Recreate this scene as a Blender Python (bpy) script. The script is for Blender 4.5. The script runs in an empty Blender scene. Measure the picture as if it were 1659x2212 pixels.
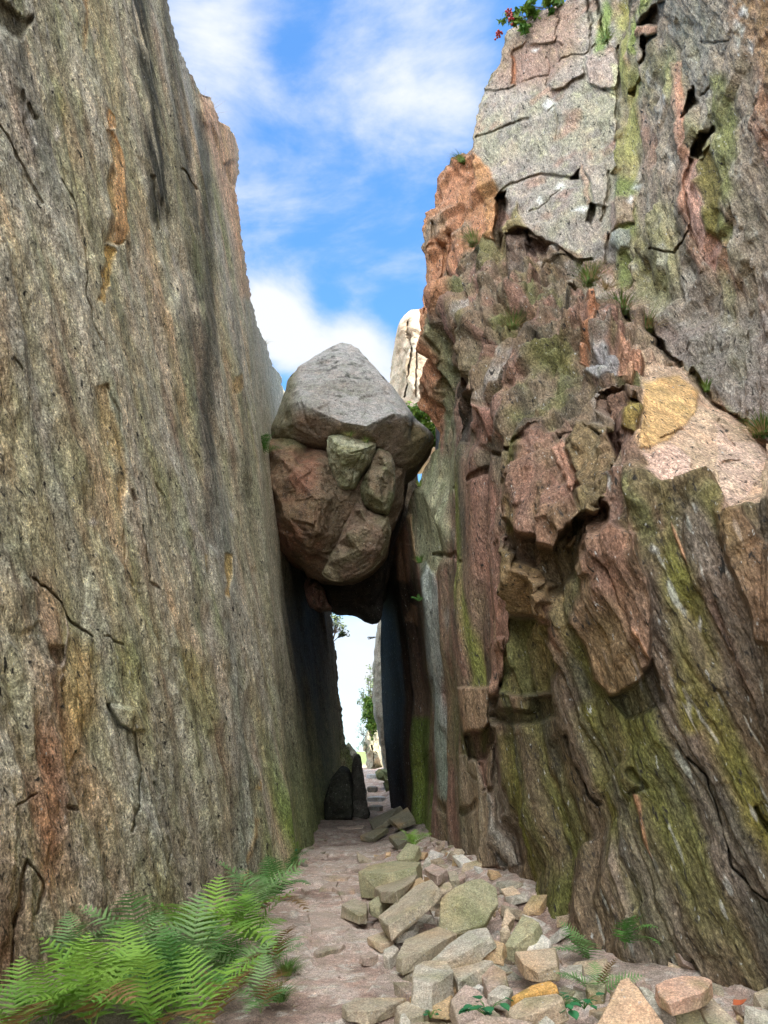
import bpy, bmesh, math, random
import numpy as np
from math import radians as R
random.seed(7); rng = np.random.RandomState(7)

# ------------------------------------------------------------------ camera
S = bpy.context.scene
EYE = np.array([0.0, 0.0, 1.6]); PITCH = R(17.0); YAW = R(-1.36); FPX = 1670.0; CX, CY = 829.5, 1106.0
cd = bpy.data.cameras.new('camera'); cam = bpy.data.objects.new('camera', cd)
S.collection.objects.link(cam); S.camera = cam
cam.location = EYE; cam.rotation_euler = (R(90) + PITCH, 0, YAW)
cd.sensor_fit = 'VERTICAL'; cd.angle = 2 * math.atan(CY / FPX); cd.clip_start = 0.05; cd.clip_end = 3000

# ------------------------------------------------------------------ light
SUN_EL, SUN_DIR = R(52), np.array([0.78, -0.62])          # sun stands behind the camera to the right
sd = bpy.data.lights.new('sun', 'SUN'); so = bpy.data.objects.new('sun', sd); S.collection.objects.link(so)
sd.energy = 3.2; sd.angle = R(0.6); sd.color = (1.0, 0.93, 0.82)
import mathutils
sv = mathutils.Vector((SUN_DIR[0] * math.cos(SUN_EL), SUN_DIR[1] * math.cos(SUN_EL), math.sin(SUN_EL))).normalized()
so.rotation_euler = sv.to_track_quat('Z', 'Y').to_euler()
S.view_settings.view_transform = 'Standard'; S.view_settings.look = 'None'
S.view_settings.exposure = 2.2; S.view_settings.gamma = 1.0
S.cycles.max_bounces = 6; S.cycles.diffuse_bounces = 4

def ray(x, y):
    """world direction (forward component 1 along the optical axis) seen at a point of the 1659x2212 plate"""
    x = np.asarray(x, float); y = np.asarray(y, float)
    cx = (x - CX) / FPX; cy = (CY - y) / FPX
    fx = cx; fy = math.cos(PITCH) - cy * math.sin(PITCH); fz = math.sin(PITCH) + cy * math.cos(PITCH)
    c, s = math.cos(YAW), math.sin(YAW)
    return np.stack([fx * c - fy * s, fx * s + fy * c, fz * np.ones_like(fx)], -1)
def at(x, y, Y):
    d = ray(x, y); Y = np.asarray(Y, float)
    return EYE + d * (Y / d[..., 1])[..., None]
def onz(x, y, z):
    d = ray(x, y); return EYE + d * ((z - EYE[2]) / d[..., 2])[..., None]

# ---- world: Nishita sky with procedural cloud
W = bpy.data.worlds.new('World'); S.world = W; W.use_nodes = True
nt = W.node_tree; nt.nodes.clear()
def N(t, **k):
    n = nt.nodes.new(t)
    for a, b in k.items(): setattr(n, a, b)
    return n
def L(a, b): nt.links.new(a, b)
def wm(op, a, b=None, c=None, clamp=False):
    n = N('ShaderNodeMath', operation=op); n.use_clamp = clamp
    for i, v in enumerate((a, b, c)):
        if v is None: continue
        if isinstance(v, (int, float)): n.inputs[i].default_value = v
        else: L(v, n.inputs[i])
    return n.outputs[0]
out = N('ShaderNodeOutputWorld'); bg = N('ShaderNodeBackground'); bg.inputs[1].default_value = 0.10
sky = N('ShaderNodeTexSky', sky_type='NISHITA'); sky.sun_disc = False
sky.sun_elevation = SUN_EL; sky.sun_rotation = math.atan2(SUN_DIR[0], SUN_DIR[1])
sky.dust_density = 0.3; sky.ozone_density = 2.0; sky.air_density = 1.0
tc = N('ShaderNodeTexCoord'); dirv = tc.outputs['Generated']
def noise(scale, det, rough, dist, sq, off=0.0):
    m = N('ShaderNodeMapping'); L(dirv, m.inputs[0]); m.inputs['Scale'].default_value = sq; m.inputs['Location'].default_value = (off, off, off)
    n = N('ShaderNodeTexNoise'); L(m.outputs[0], n.inputs[0]); n.inputs['Scale'].default_value = scale
    n.inputs['Detail'].default_value = det; n.inputs['Roughness'].default_value = rough; n.inputs['Distortion'].default_value = dist
    return n.outputs[0]
n1 = noise(3.6, 9, 0.58, 0.5, (1, 1, 2.4), 3.1)
n2 = noise(9.0, 6, 0.60, 0.2, (1, 1, 1.6), 1.7)
cov = wm('MULTIPLY_ADD', n1, 1.0, wm('MULTIPLY', n2, 0.35))          # mean ~ 0.68
# (plate x, plate y, radius px, amount): where cloud stands in the sky ahead; cloud added overhead and behind comes further down
blobs = [(780, 745, 75, .55), (640, 745, 80, .60), (580, 660, 70, .38), (880, 800, 90, .30), (930, 60, 170, .20), (1000, 170, 90, .16), (800, 90, 100, .06), (470, 60, 130, .30),
         (640, 280, 190, .10), (900, 300, 160, .12), (660, 560, 130, .12), (850, 560, 110, .10), (700, 420, 120, -.14), (620, 120, 60, -.20), (880, 440, 100, -.08), (840, 690, 70, -.30), (700, 660, 45, -.28), (940, 130, 50, -.10),
         (770, 1420, 190, .34), (780, 1590, 60, .1)]
for x, y, r, a in blobs:
    d = ray(x, y); d /= np.linalg.norm(d)
    vm = N('ShaderNodeVectorMath', operation='DOT_PRODUCT'); L(dirv, vm.inputs[0]); vm.inputs[1].default_value = tuple(d)
    k = 1.0 / (1 - math.cos(r / FPX * 1.1))
    # exp(-(1-dot)*k)
    e = wm('EXPONENT', wm('MULTIPLY', wm('SUBTRACT', vm.outputs[1], 1.0), k))
    cov = wm('MULTIPLY_ADD', e, a, cov)
sep = N('ShaderNodeSeparateXYZ'); L(dirv, sep.inputs[0])
hi = wm('MULTIPLY', wm('SMOOTH_MIN', wm('MAXIMUM', wm('MULTIPLY_ADD', sep.outputs[2], 2.2, -1.75), 0.0), 1.0, 0.0), 1.6)     # unseen high cloud added overhead as fill light
bk = wm('MAXIMUM', wm('MULTIPLY_ADD', sep.outputs[1], -1.2, 0.0), 0.0)              # unseen cloud bank added behind for fill light
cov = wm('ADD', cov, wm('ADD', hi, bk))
mr = N('ShaderNodeMapRange', interpolation_type='SMOOTHSTEP'); L(cov, mr.inputs[0])
mr.inputs[1].default_value = 0.70; mr.inputs[2].default_value = 1.16
mx = N('ShaderNodeMix', data_type='RGBA'); L(mr.outputs[0], mx.inputs[0])
hs = N('ShaderNodeMix', data_type='RGBA', blend_type='MULTIPLY'); hs.inputs[0].default_value = 1.0
L(sky.outputs[0], hs.inputs[6]); hs.inputs[7].default_value = (0.42, 0.68, 0.86, 1)
L(hs.outputs[2], mx.inputs[6]); 
cloud_fill = wm('MULTIPLY_ADD', wm('ADD', wm('MINIMUM', hi, 1.0), wm('MINIMUM', wm('MULTIPLY', bk, 1.5), 1.0)), 4.6, 1.0)     # out-of-view cloud overhead and behind brightened to light the shaded gully
cm = N('ShaderNodeVectorMath', operation='SCALE'); cm.inputs[0].default_value = (2.15, 2.24, 2.38); L(cloud_fill, cm.inputs[3]); L(cm.outputs[0], mx.inputs[7])
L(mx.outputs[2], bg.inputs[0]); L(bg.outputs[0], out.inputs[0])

# ------------------------------------------------------------------ numpy noise
_perm = rng.permutation(512).astype(np.int32); _perm = np.concatenate([_perm, _perm, _perm])
_g = rng.normal(size=(512, 3)); _g /= np.linalg.norm(_g, axis=1)[:, None]; _gx, _gy, _gz = [np.ascontiguousarray(_g[:, i]).astype(np.float32) for i in range(3)]
def perlin(P, seed=0):
    P = np.asarray(P, float) + seed * 17.31; fl = np.floor(P); F_ = (P - fl).astype(np.float32); I_ = fl.astype(np.int32) & 511
    fx, fy, fz = F_[..., 0], F_[..., 1], F_[..., 2]; ix, iy, iz = I_[..., 0], I_[..., 1], I_[..., 2]
    fade = lambda f: f * f * f * (f * (f * 6 - 15) + 10)
    ux, uy, uz = fade(fx), fade(fy), fade(fz); ix1, iy1, iz1 = (ix + 1) & 511, (iy + 1) & 511, (iz + 1) & 511; acc = []
    for dx, jx in ((0, ix), (1, ix1)):
        a = _perm[jx]; ry = []
        for dy, jy in ((0, iy), (1, iy1)):
            b = _perm[a + jy]; k0 = _perm[b + iz]; k1 = _perm[b + iz1]; gx_, gy_ = fx - dx, fy - dy
            v0 = _gx[k0] * gx_ + _gy[k0] * gy_ + _gz[k0] * fz; v1 = _gx[k1] * gx_ + _gy[k1] * gy_ + _gz[k1] * (fz - 1); ry.append(v0 + uz * (v1 - v0))
        acc.append(ry[0] + uy * (ry[1] - ry[0]))
    return (acc[0] + ux * (acc[1] - acc[0])) * 1.4
def gstep(P):
    """spacing of a big surface grid in noise units; detail finer than the grid can carry is left out"""
    P = np.asarray(P)
    if P.ndim != 3 or P.shape[0] < 600: return None
    s = np.linalg.norm(np.diff(P, axis=1), axis=-1); return np.concatenate([s, s[:, -1:]], 1)
def fbm(P, o=4, seed=0, ridged=False):
    r = 0; a = 1; t = 0; st = gstep(P)
    for k in range(o):
        if st is not None and k and (1 - sstep(.10, .32, st * 2.03 ** k)).max() == 0: t += a; a *= .5; continue
        n = perlin(np.asarray(P) * 2.03 ** k, seed + k)
        if st is not None: n = n * (1 - sstep(.10, .32, st * 2.03 ** k))
        if ridged and st is not None: n = n + .12 * sstep(.10, .32, st * 2.03 ** k)
        r = r + a * ((1 - 2 * np.abs(n)) if ridged else n); t += a; a *= 0.5
    return r / t
def facets(P, seed=0, tilt=0.5):
    """broken-stone relief: Voronoi cells, each with its own height and tilt; also a random number per cell"""
    P = np.asarray(P, float); fl = np.floor(P); f = (P - fl).astype(np.float32); i = fl.astype(np.int64); x, y, z = f[..., 0], f[..., 1], f[..., 2]
    best = np.full(x.shape, 1e9, np.float32); bk = np.zeros(x.shape, np.int64); o = np.zeros(x.shape + (3,), np.float32)
    r1 = np.random.RandomState(seed + 5).rand(4096, 8).astype(np.float32); A = [np.ascontiguousarray(r1[:, c]) for c in range(8)]
    hx = [(i[..., 0] + d) * 73856093 for d in (-1, 0, 1)]; hy = [(i[..., 1] + d) * 19349663 for d in (-1, 0, 1)]; hz = [(i[..., 2] + d) * 83492791 for d in (-1, 0, 1)]
    for dx in (-1, 0, 1):
        for dy in (-1, 0, 1):
            hxy = hx[dx + 1] ^ hy[dy + 1]
            for dz in (-1, 0, 1):
                k = (hxy ^ hz[dz + 1]) & 4095; qx = x - dx - A[0][k]; qy = y - dy - A[1][k]; qz = z - dz - A[2][k]; d = qx * qx + qy * qy + qz * qz
                m = d < best; best[m] = d[m]; bk[m] = k[m]; o[m, 0] = qx[m]; o[m, 1] = qy[m]; o[m, 2] = qz[m]
    h = (A[3][bk] - .5) + tilt * 2 * ((A[4][bk] - .5) * o[..., 0] + (A[5][bk] - .5) * o[..., 1] + (A[6][bk] - .5) * o[..., 2])
    st = gstep(P)
    if st is not None:                       # let the breaks between cells run over several mesh steps where the mesh is coarse
        kk = np.clip(.9 / st, 1.5, 90).astype(np.float32); num = np.zeros_like(best); den = np.zeros_like(best)
        for dx in (-1, 0, 1):
            for dy in (-1, 0, 1):
                hxy = hx[dx + 1] ^ hy[dy + 1]
                for dz in (-1, 0, 1):
                    k = (hxy ^ hz[dz + 1]) & 4095; qx = x - dx - A[0][k]; qy = y - dy - A[1][k]; qz = z - dz - A[2][k]
                    w = np.exp(-kk * (qx * qx + qy * qy + qz * qz - best)); num += w * ((A[3][k] - .5) + tilt * 2 * ((A[4][k] - .5) * qx + (A[5][k] - .5) * qy + (A[6][k] - .5) * qz)); den += w
        h = num / den * (1 - sstep(.2, .6, st)); facets.edge = np.clip(den - 1, 0, 1) * (1 - sstep(.05, .25, st))
    return h, A[7][bk]
def joints(A, B, seed, tilt=.5, st=None, stag=.6):
    """blocks cut by straight joints: columns across B, staggered breaks along A; each block has its own height and tilt"""
    T = np.random.RandomState(seed + 900).rand(4096, 6).astype(np.float32); sb = np.clip(.03 + (0 if st is None else st * 1.5), .03, .5)
    def hsh(i, j): return ((i * 73856093) ^ (j * 19349663 + seed * 7919)) & 4095
    def colh(j, fb):
        off = T[hsh(j, j * 0 + 7), 0]; sc = .6 + .9 * T[hsh(j, j * 0 + 3), 1]; a = A * sc + off * 17; i = np.floor(a).astype(np.int64); fa = a - i
        def blk(i, fa): k = hsh(i, j); return (T[k, 2] - .5) + tilt * ((T[k, 3] - .5) * fb + (T[k, 4] - .5) * (fa - .5))
        w = sstep(1 - .03 - .02, 1.0, fa) * .5; w0 = (1 - sstep(0, .05, fa)) * .5
        return blk(i, fa) * (1 - w - w0) + blk(i + 1, fa - 1) * w + blk(i - 1, fa + 1) * w0
    j = np.floor(B).astype(np.int64); fb = B - j; wr = sstep(1 - sb, 1, fb) * .5; wl = (1 - sstep(0, sb, fb)) * .5
    h = colh(j, fb - .5) * (1 - wr - wl) + colh(j + 1, fb - 1.5) * wr + colh(j - 1, fb + .5) * wl
    joints.edge = np.maximum(1 - np.minimum(fb, 1 - fb) / sb, 0) * (.5 + T[hsh(j, j * 0 + 11), 5] * .5); return h
def sstep(a, b, x):
    t = np.clip((x - a) / (b - a), 0, 1); return t * t * (3 - 2 * t)
def sdf(px, py, poly):
    poly = np.asarray(poly, float); d = np.full(px.shape, 1e18); s = np.ones(px.shape)
    for k in range(len(poly)):
        a = poly[k]; b = poly[k - 1]
        ex, ey = b - a; wx = px - a[0]; wy = py - a[1]
        t = np.clip((wx * ex + wy * ey) / (ex * ex + ey * ey + 1e-9), 0, 1)
        d = np.minimum(d, (wx - ex * t) ** 2 + (wy - ey * t) ** 2)
        c1 = py >= a[1]; c2 = py < b[1]; c3 = ex * wy > ey * wx
        m = (c1 & c2 & c3) | (~c1 & ~c2 & ~c3); s = np.where(m, -s, s)
    return s * np.sqrt(d)
def pdist(px, py, line):
    d = np.full(px.shape, 1e18)
    for a, b in zip(line[:-1], line[1:]):
        ex, ey = b[0] - a[0], b[1] - a[1]; wx = px - a[0]; wy = py - a[1]
        t = np.clip((wx * ex + wy * ey) / (ex * ex + ey * ey + 1e-9), 0, 1)
        d = np.minimum(d, (wx - ex * t) ** 2 + (wy - ey * t) ** 2)
    return np.sqrt(d)
def delaunay(P):
    P = np.asarray(P, float); n = len(P); c = P.mean(0); r = np.abs(P - c).max() * 20
    V = np.vstack([P, c + [-r, -r], c + [r, -r], c + [0, r]]); T = [(n, n + 1, n + 2)]
    def circ(t):
        a, b, d = V[t[0]], V[t[1]], V[t[2]]
        D = 2 * (a[0] * (b[1] - d[1]) + b[0] * (d[1] - a[1]) + d[0] * (a[1] - b[1]))
        ux = ((a @ a) * (b[1] - d[1]) + (b @ b) * (d[1] - a[1]) + (d @ d) * (a[1] - b[1])) / D
        uy = ((a @ a) * (d[0] - b[0]) + (b @ b) * (a[0] - d[0]) + (d @ d) * (b[0] - a[0])) / D
        return ux, uy, (a[0] - ux) ** 2 + (a[1] - uy) ** 2
    C = [circ(T[0])]
    for i in range(n):
        p = V[i]; bad = [k for k, cc in enumerate(C) if (p[0] - cc[0]) ** 2 + (p[1] - cc[1]) ** 2 < cc[2]]
        E = {}
        for k in bad:
            t = T[k]
            for e in ((t[0], t[1]), (t[1], t[2]), (t[2], t[0])):
                key = tuple(sorted(e)); E[key] = E.get(key, 0) + 1
        bs = set(bad); T = [t for k, t in enumerate(T) if k not in bs]; C = [x for k, x in enumerate(C) if k not in bs]
        for e, m in E.items():
            if m == 1:
                t = (e[0], e[1], i); T.append(t); C.append(circ(t))
    return [t for t in T if max(t) < n]
def interp(cp, px, py):
    """1/depth of hand-placed points, linear over their triangles (planes stay planes)"""
    cp = np.asarray(cp, float); j = cp.copy(); j[:, :2] += np.random.RandomState(1).normal(0, .3, (len(cp), 2))
    T = delaunay(j[:, :2]); D = 1 / cp[:, 2]
    w = (((px[..., None] - cp[:, 0]) ** 2 + (py[..., None] - cp[:, 1]) ** 2)) if px.size < 20000 else None
    out = np.full(px.shape, np.nan)
    for t in T:
        a, b, c = j[t[0], :2], j[t[1], :2], j[t[2], :2]
        det = (b[1] - c[1]) * (a[0] - c[0]) + (c[0] - b[0]) * (a[1] - c[1])
        if abs(det) < 1e-9: continue
        l1 = ((b[1] - c[1]) * (px - c[0]) + (c[0] - b[0]) * (py - c[1])) / det
        l2 = ((c[1] - a[1]) * (px - c[0]) + (a[0] - c[0]) * (py - c[1])) / det
        l3 = 1 - l1 - l2; m = (l1 >= -1e-6) & (l2 >= -1e-6) & (l3 >= -1e-6)
        out[m] = (l1 * D[t[0]] + l2 * D[t[1]] + l3 * D[t[2]])[m]
    bad = np.isnan(out)
    if bad.any():
        bx, by = px[bad], py[bad]; v = np.zeros(bx.shape); ws = np.zeros(bx.shape)
        for p, dd in zip(cp, D):
            ww = 1 / ((bx - p[0]) ** 2 + (by - p[1]) ** 2 + 1) ** 2; v += ww * dd; ws += ww
        out[bad] = v / ws
    return 1 / out
def crop(o, s, pts): return [(o[0] + s * a, o[1] + s * b) for a, b in pts]
CA = ((1042.4, 0), .2976); CB = ((329.2, 164.6), .2975); CC = ((0, 768), .3968); CD = ((822.9, 1097.2), .3472); C4 = ((987.5, 658.3), .4048)
C2 = ((829.5, 0), .5); C6 = ((603.5, 1645.8), .3637); C7 = ((1042.3, 1590.9), .3717); C3 = ((493.7, 658.3), .3307); C8 = ((576, 1261.8), .248); C5 = ((0, 1645.8), .5)

# ------------------------------------------------------------------ materials
def mat_new(name):
    m = bpy.data.materials.new(name); m.use_nodes = True; t = m.node_tree; b = t.nodes['Principled BSDF']; return m, t, b
def rock_material(name, speck=1.0, bump=1.0, rough=0.85, scale=1.0, spec=0.12, pit=1.0):
    m, t, b = mat_new(name); nd = t.nodes; lk = t.links
    col = nd.new('ShaderNodeAttribute'); col.attribute_name = 'Col'; fol = nd.new('ShaderNodeAttribute'); fol.attribute_name = 'fol'
    def nz(sc, det=5, ro=.6, dist=0):
        n = nd.new('ShaderNodeTexNoise'); lk.new(fol.outputs['Vector'], n.inputs[0]); n.inputs['Scale'].default_value = sc * scale
        n.inputs['Detail'].default_value = det; n.inputs['Roughness'].default_value = ro; n.inputs['Distortion'].default_value = dist; return n.outputs[0]
    def ramp(src, p):
        r = nd.new('ShaderNodeValToRGB'); lk.new(src, r.inputs[0]); e = r.color_ramp.elements
        e[0].position, e[0].color = p[0][0], (*p[0][1], 1); e[1].position, e[1].color = p[-1][0], (*p[-1][1], 1)
        for q, c in p[1:-1]:
            x = e.new(q); x.color = (*c, 1)
        return r.outputs[0]
    def mix(f, a, b_, mode='MIX', fac=None):
        x = nd.new('ShaderNodeMix'); x.data_type = 'RGBA'; x.blend_type = mode
        if f is None: x.inputs[0].default_value = fac
        else: lk.new(f, x.inputs[0])
        for i, v in ((6, a), (7, b_)):
            if isinstance(v, tuple): x.inputs[i].default_value = (*v, 1)
            else: lk.new(v, x.inputs[i])
        return x.outputs[2]
    f1 = nz(9, 6, .65, .3); f2 = nz(38, 5, .7); f3 = nz(21, 3, .55, .6); f4 = nz(3.1, 4, .6)
    c = mix(None, col.outputs['Color'], ramp(f1, [(.32, (.55, .53, .50)), (.5, (1, 1, 1)), (.68, (1.45, 1.40, 1.30))]), 'MULTIPLY', .8 * speck)
    c = mix(None, c, ramp(f2, [(.33, (.42, .40, .38)), (.5, (1, 1, 1)), (.66, (1.7, 1.68, 1.62))]), 'MULTIPLY', .85 * speck)
    c = mix(None, c, ramp(f4, [(.3, (.78, .84, .72)), (.5, (1, 1, 1)), (.7, (1.18, 1.05, .98))]), 'MULTIPLY', .7)
    gm = nd.new('ShaderNodeMapping'); lk.new(fol.outputs['Vector'], gm.inputs[0]); gm.inputs['Scale'].default_value = (1, 1, 1.8)
    gn = nd.new('ShaderNodeTexNoise'); lk.new(gm.outputs[0], gn.inputs[0]); gn.inputs['Scale'].default_value = 62 * scale; gn.inputs['Detail'].default_value = 4; gn.inputs['Roughness'].default_value = .75
    c = mix(None, c, ramp(gn.outputs[0], [(.36, (.35, .34, .32)), (.48, (.95, .95, .94)), (.54, (1.1, 1.1, 1.08)), (.64, (2.0, 1.98, 1.9))]), 'MULTIPLY', .9 * speck)
    pits = ramp(f3, [(.30, (1, 1, 1)), (.40, (0, 0, 0))]); wht = ramp(nz(30, 3, .6, .2), [(.66, (0, 0, 0)), (.72, (1, 1, 1))])
    pm = nd.new('ShaderNodeMath'); pm.operation = 'MULTIPLY'; lk.new(pits, pm.inputs[0]); pm.inputs[1].default_value = pit; pits = pm.outputs[0]; c = mix(pits, c, (.035, .032, .028)); c = mix(wht, c, (.42, .42, .38))
    lk.new(c, b.inputs['Base Color']); b.inputs['Roughness'].default_value = rough; b.inputs['Specular IOR Level'].default_value = spec
    s1 = nd.new('ShaderNodeMath'); s1.operation = 'MULTIPLY_ADD'; lk.new(f1, s1.inputs[0]); s1.inputs[1].default_value = 1.6
    s2 = nd.new('ShaderNodeMath'); s2.operation = 'MULTIPLY'; lk.new(f2, s2.inputs[0]); s2.inputs[1].default_value = .55; lk.new(s2.outputs[0], s1.inputs[2])
    s3 = nd.new('ShaderNodeMath'); s3.operation = 'MULTIPLY_ADD'; lk.new(f3, s3.inputs[0]); s3.inputs[1].default_value = .9; lk.new(s1.outputs[0], s3.inputs[2])
    bp = nd.new('ShaderNodeBump'); bp.inputs['Strength'].default_value = .9; bp.inputs['Distance'].default_value = .035 * bump; lk.new(s3.outputs[0], bp.inputs['Height'])
    lk.new(bp.outputs[0], b.inputs['Normal']); return m
M_WALL = rock_material('foliated_granite', 1.05, .75)
M_CLIFF = rock_material('broken_granite', .85, .9)
M_BOULDER = rock_material('boulder_granite', .8, .6, scale=1.3)
M_RUBBLE = rock_material('rubble_granite', .55, .35, scale=1.6, pit=.15)
M_DIRT = rock_material('trodden_dirt', .75, .45, scale=2.2, rough=.95, spec=.1, pit=.2)
def leaf_material(name, c1, c2, sc=6.0):
    m, t, b = mat_new(name); n = t.nodes.new('ShaderNodeTexNoise'); n.inputs['Scale'].default_value = sc
    g = t.nodes.new('ShaderNodeNewGeometry'); t.links.new(g.outputs['Position'], n.inputs[0])
    r = t.nodes.new('ShaderNodeValToRGB'); r.color_ramp.elements[0].position = .35; r.color_ramp.elements[1].position = .65
    r.color_ramp.elements[0].color = (*c1, 1); r.color_ramp.elements[1].color = (*c2, 1); t.links.new(n.outputs[0], r.inputs[0])
    t.links.new(r.outputs[0], b.inputs['Base Color']); b.inputs['Roughness'].default_value = .55; b.inputs['Specular IOR Level'].default_value = .3
    tr = t.nodes.new('ShaderNodeBsdfTranslucent'); t.links.new(r.outputs[0], tr.inputs[0])
    mxs = t.nodes.new('ShaderNodeMixShader'); mxs.inputs[0].default_value = .18; o = t.nodes['Material Output']
    t.links.new(b.outputs[0], mxs.inputs[1]); t.links.new(tr.outputs[0], mxs.inputs[2]); t.links.new(mxs.outputs[0], o.inputs[0]); return m
M_FERN = leaf_material('fern_green', (.11, .245, .03), (.25, .42, .06), 3)
M_FERNP = leaf_material('fern_pale', (.12, .24, .075), (.22, .35, .12), 3)
M_FERND = leaf_material('fern_dark', (.05, .15, .03), (.11, .25, .05), 3)
M_DEADF = leaf_material('withered_frond', (.16, .09, .03), (.30, .19, .07), 6)
M_GRASS = leaf_material('grass_green', (.07, .16, .03), (.20, .27, .06), 5)
M_STRAW = leaf_material('straw', (.30, .22, .10), (.48, .38, .20), 5)
M_LEAF = leaf_material('shrub_leaf', (.05, .14, .02), (.17, .25, .03), 4)
M_LEAFB = leaf_material('broad_leaf', (.02, .12, .045), (.04, .20, .07), 9)
M_BIRCH = leaf_material('birch_leaf', (.12, .17, .09), (.26, .32, .18), 4)
def plain(name, c, rough=.7):
    m, t, b = mat_new(name); n = t.nodes.new('ShaderNodeTexNoise'); n.inputs['Scale'].default_value = 14
    r = t.nodes.new('ShaderNodeValToRGB'); r.color_ramp.elements[0].color = (*[v * .6 for v in c], 1); r.color_ramp.elements[1].color = (*[min(1, v * 1.4) for v in c], 1)
    t.links.new(n.outputs[0], r.inputs[0]); t.links.new(r.outputs[0], b.inputs['Base Color']); b.inputs['Roughness'].default_value = rough; return m
M_BARK = plain('bark', (.10, .075, .055)); M_BERRY = plain('red_berry', (.26, .015, .012), .35); M_DEAD = plain('dead_leaf', (.42, .10, .03))
M_MOSS = leaf_material('moss', (.03, .09, .015), (.08, .17, .02), 14)

# ------------------------------------------------------------------ object helpers
def link(o): S.collection.objects.link(o); return o
def mesh_obj(name, V, F, mat, parent=None, col=None, fol=None, smooth=False):
    me = bpy.data.meshes.new(name); V = np.asarray(V, float)
    if isinstance(F, np.ndarray):
        me.vertices.add(len(V)); me.vertices.foreach_set('co', V.ravel()); nf = len(F); k = F.shape[1]
        me.loops.add(nf * k); me.loops.foreach_set('vertex_index', F.ravel().astype(np.int32))
        me.polygons.add(nf); me.polygons.foreach_set('loop_start', np.arange(0, nf * k, k, dtype=np.int32)); me.polygons.foreach_set('loop_total', np.full(nf, k, np.int32))
        me.update(calc_edges=True)
    else: me.from_pydata([tuple(v) for v in V], [], F)
    if smooth: me.polygons.foreach_set('use_smooth', np.ones(len(me.polygons), bool))
    if col is not None:
        a = me.color_attributes.new('Col', 'FLOAT_COLOR', 'POINT'); c = np.ones((len(V), 4)); c[:, :3] = np.clip(col, 0.004, .85); a.data.foreach_set('color', c.ravel())
        b = me.attributes.new('fol', 'FLOAT_VECTOR', 'POINT'); b.data.foreach_set('vector', np.asarray(V if fol is None else fol, float).ravel())
    me.materials.append(mat); me.validate(); o = link(bpy.data.objects.new(name, me)); o.parent = parent; return o
def tag(o, label=None, cat=None, group=None, kind=None):
    if label: o['label'] = label
    if cat: o['category'] = cat
    if group: o['group'] = group
    if kind: o['kind'] = kind
    return o
def empty(name, loc, label, cat, group=None, rz=0):
    o = link(bpy.data.objects.new(name, None)); o.location = tuple(loc); o.rotation_euler = (0, 0, rz); o.empty_display_size = .1
    return tag(o, label, cat, group)
def gridfaces(nr, nc, off=0, wrap=False):
    r = np.arange(nr - 1)[:, None]; c = np.arange(nc if wrap else nc - 1)[None, :]; c2 = (c + 1) % nc
    return np.stack([(r * nc + c), (r * nc + c2), ((r + 1) * nc + c2), ((r + 1) * nc + c)], -1).reshape(-1, 4) + off
def grid_normals(P):
    du = np.gradient(P, axis=1); dv = np.gradient(P, axis=0); n = np.cross(du, dv); n /= np.linalg.norm(n, axis=-1, keepdims=True) + 1e-12
    view = P - EYE; s = np.sign((n * view).sum(-1, keepdims=True)); return -n * s         # toward the gully
def box_blur(A, k):
    for ax in (0, 1):
        pad = [(0, 0)] * A.ndim; pad[ax] = (k, k); B = np.cumsum(np.pad(A, pad, 'edge'), axis=ax)
        B = np.concatenate([np.zeros_like(np.take(B, [0], ax)), B], ax)
        n = A.shape[ax]; A = (np.take(B, np.arange(2 * k + 1, 2 * k + 1 + n), ax) - np.take(B, np.arange(0, n), ax)) / (2 * k + 1)
    return A
def blur1(a, k):
    for _ in range(2): a = np.convolve(np.pad(a, k, 'edge'), np.ones(2 * k + 1) / (2 * k + 1), 'valid')
    return a
def basis(axis, nrm=(1, 0, 0)):
    a = np.array(axis, float); a /= np.linalg.norm(a); n = np.array(nrm, float); n -= a * (n @ a); n /= np.linalg.norm(n); b = np.cross(a, n)
    return a, n, b
def folcoord(P, axis, stretch=.22, nrm=(1, 0, 0)):
    a, n, b = basis(axis, nrm); return np.stack([P @ n, P @ b, (P @ a) * stretch], -1)
def lerp(a, b, t): return a + (np.asarray(b) - a) * np.asarray(t)[..., None]

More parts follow.
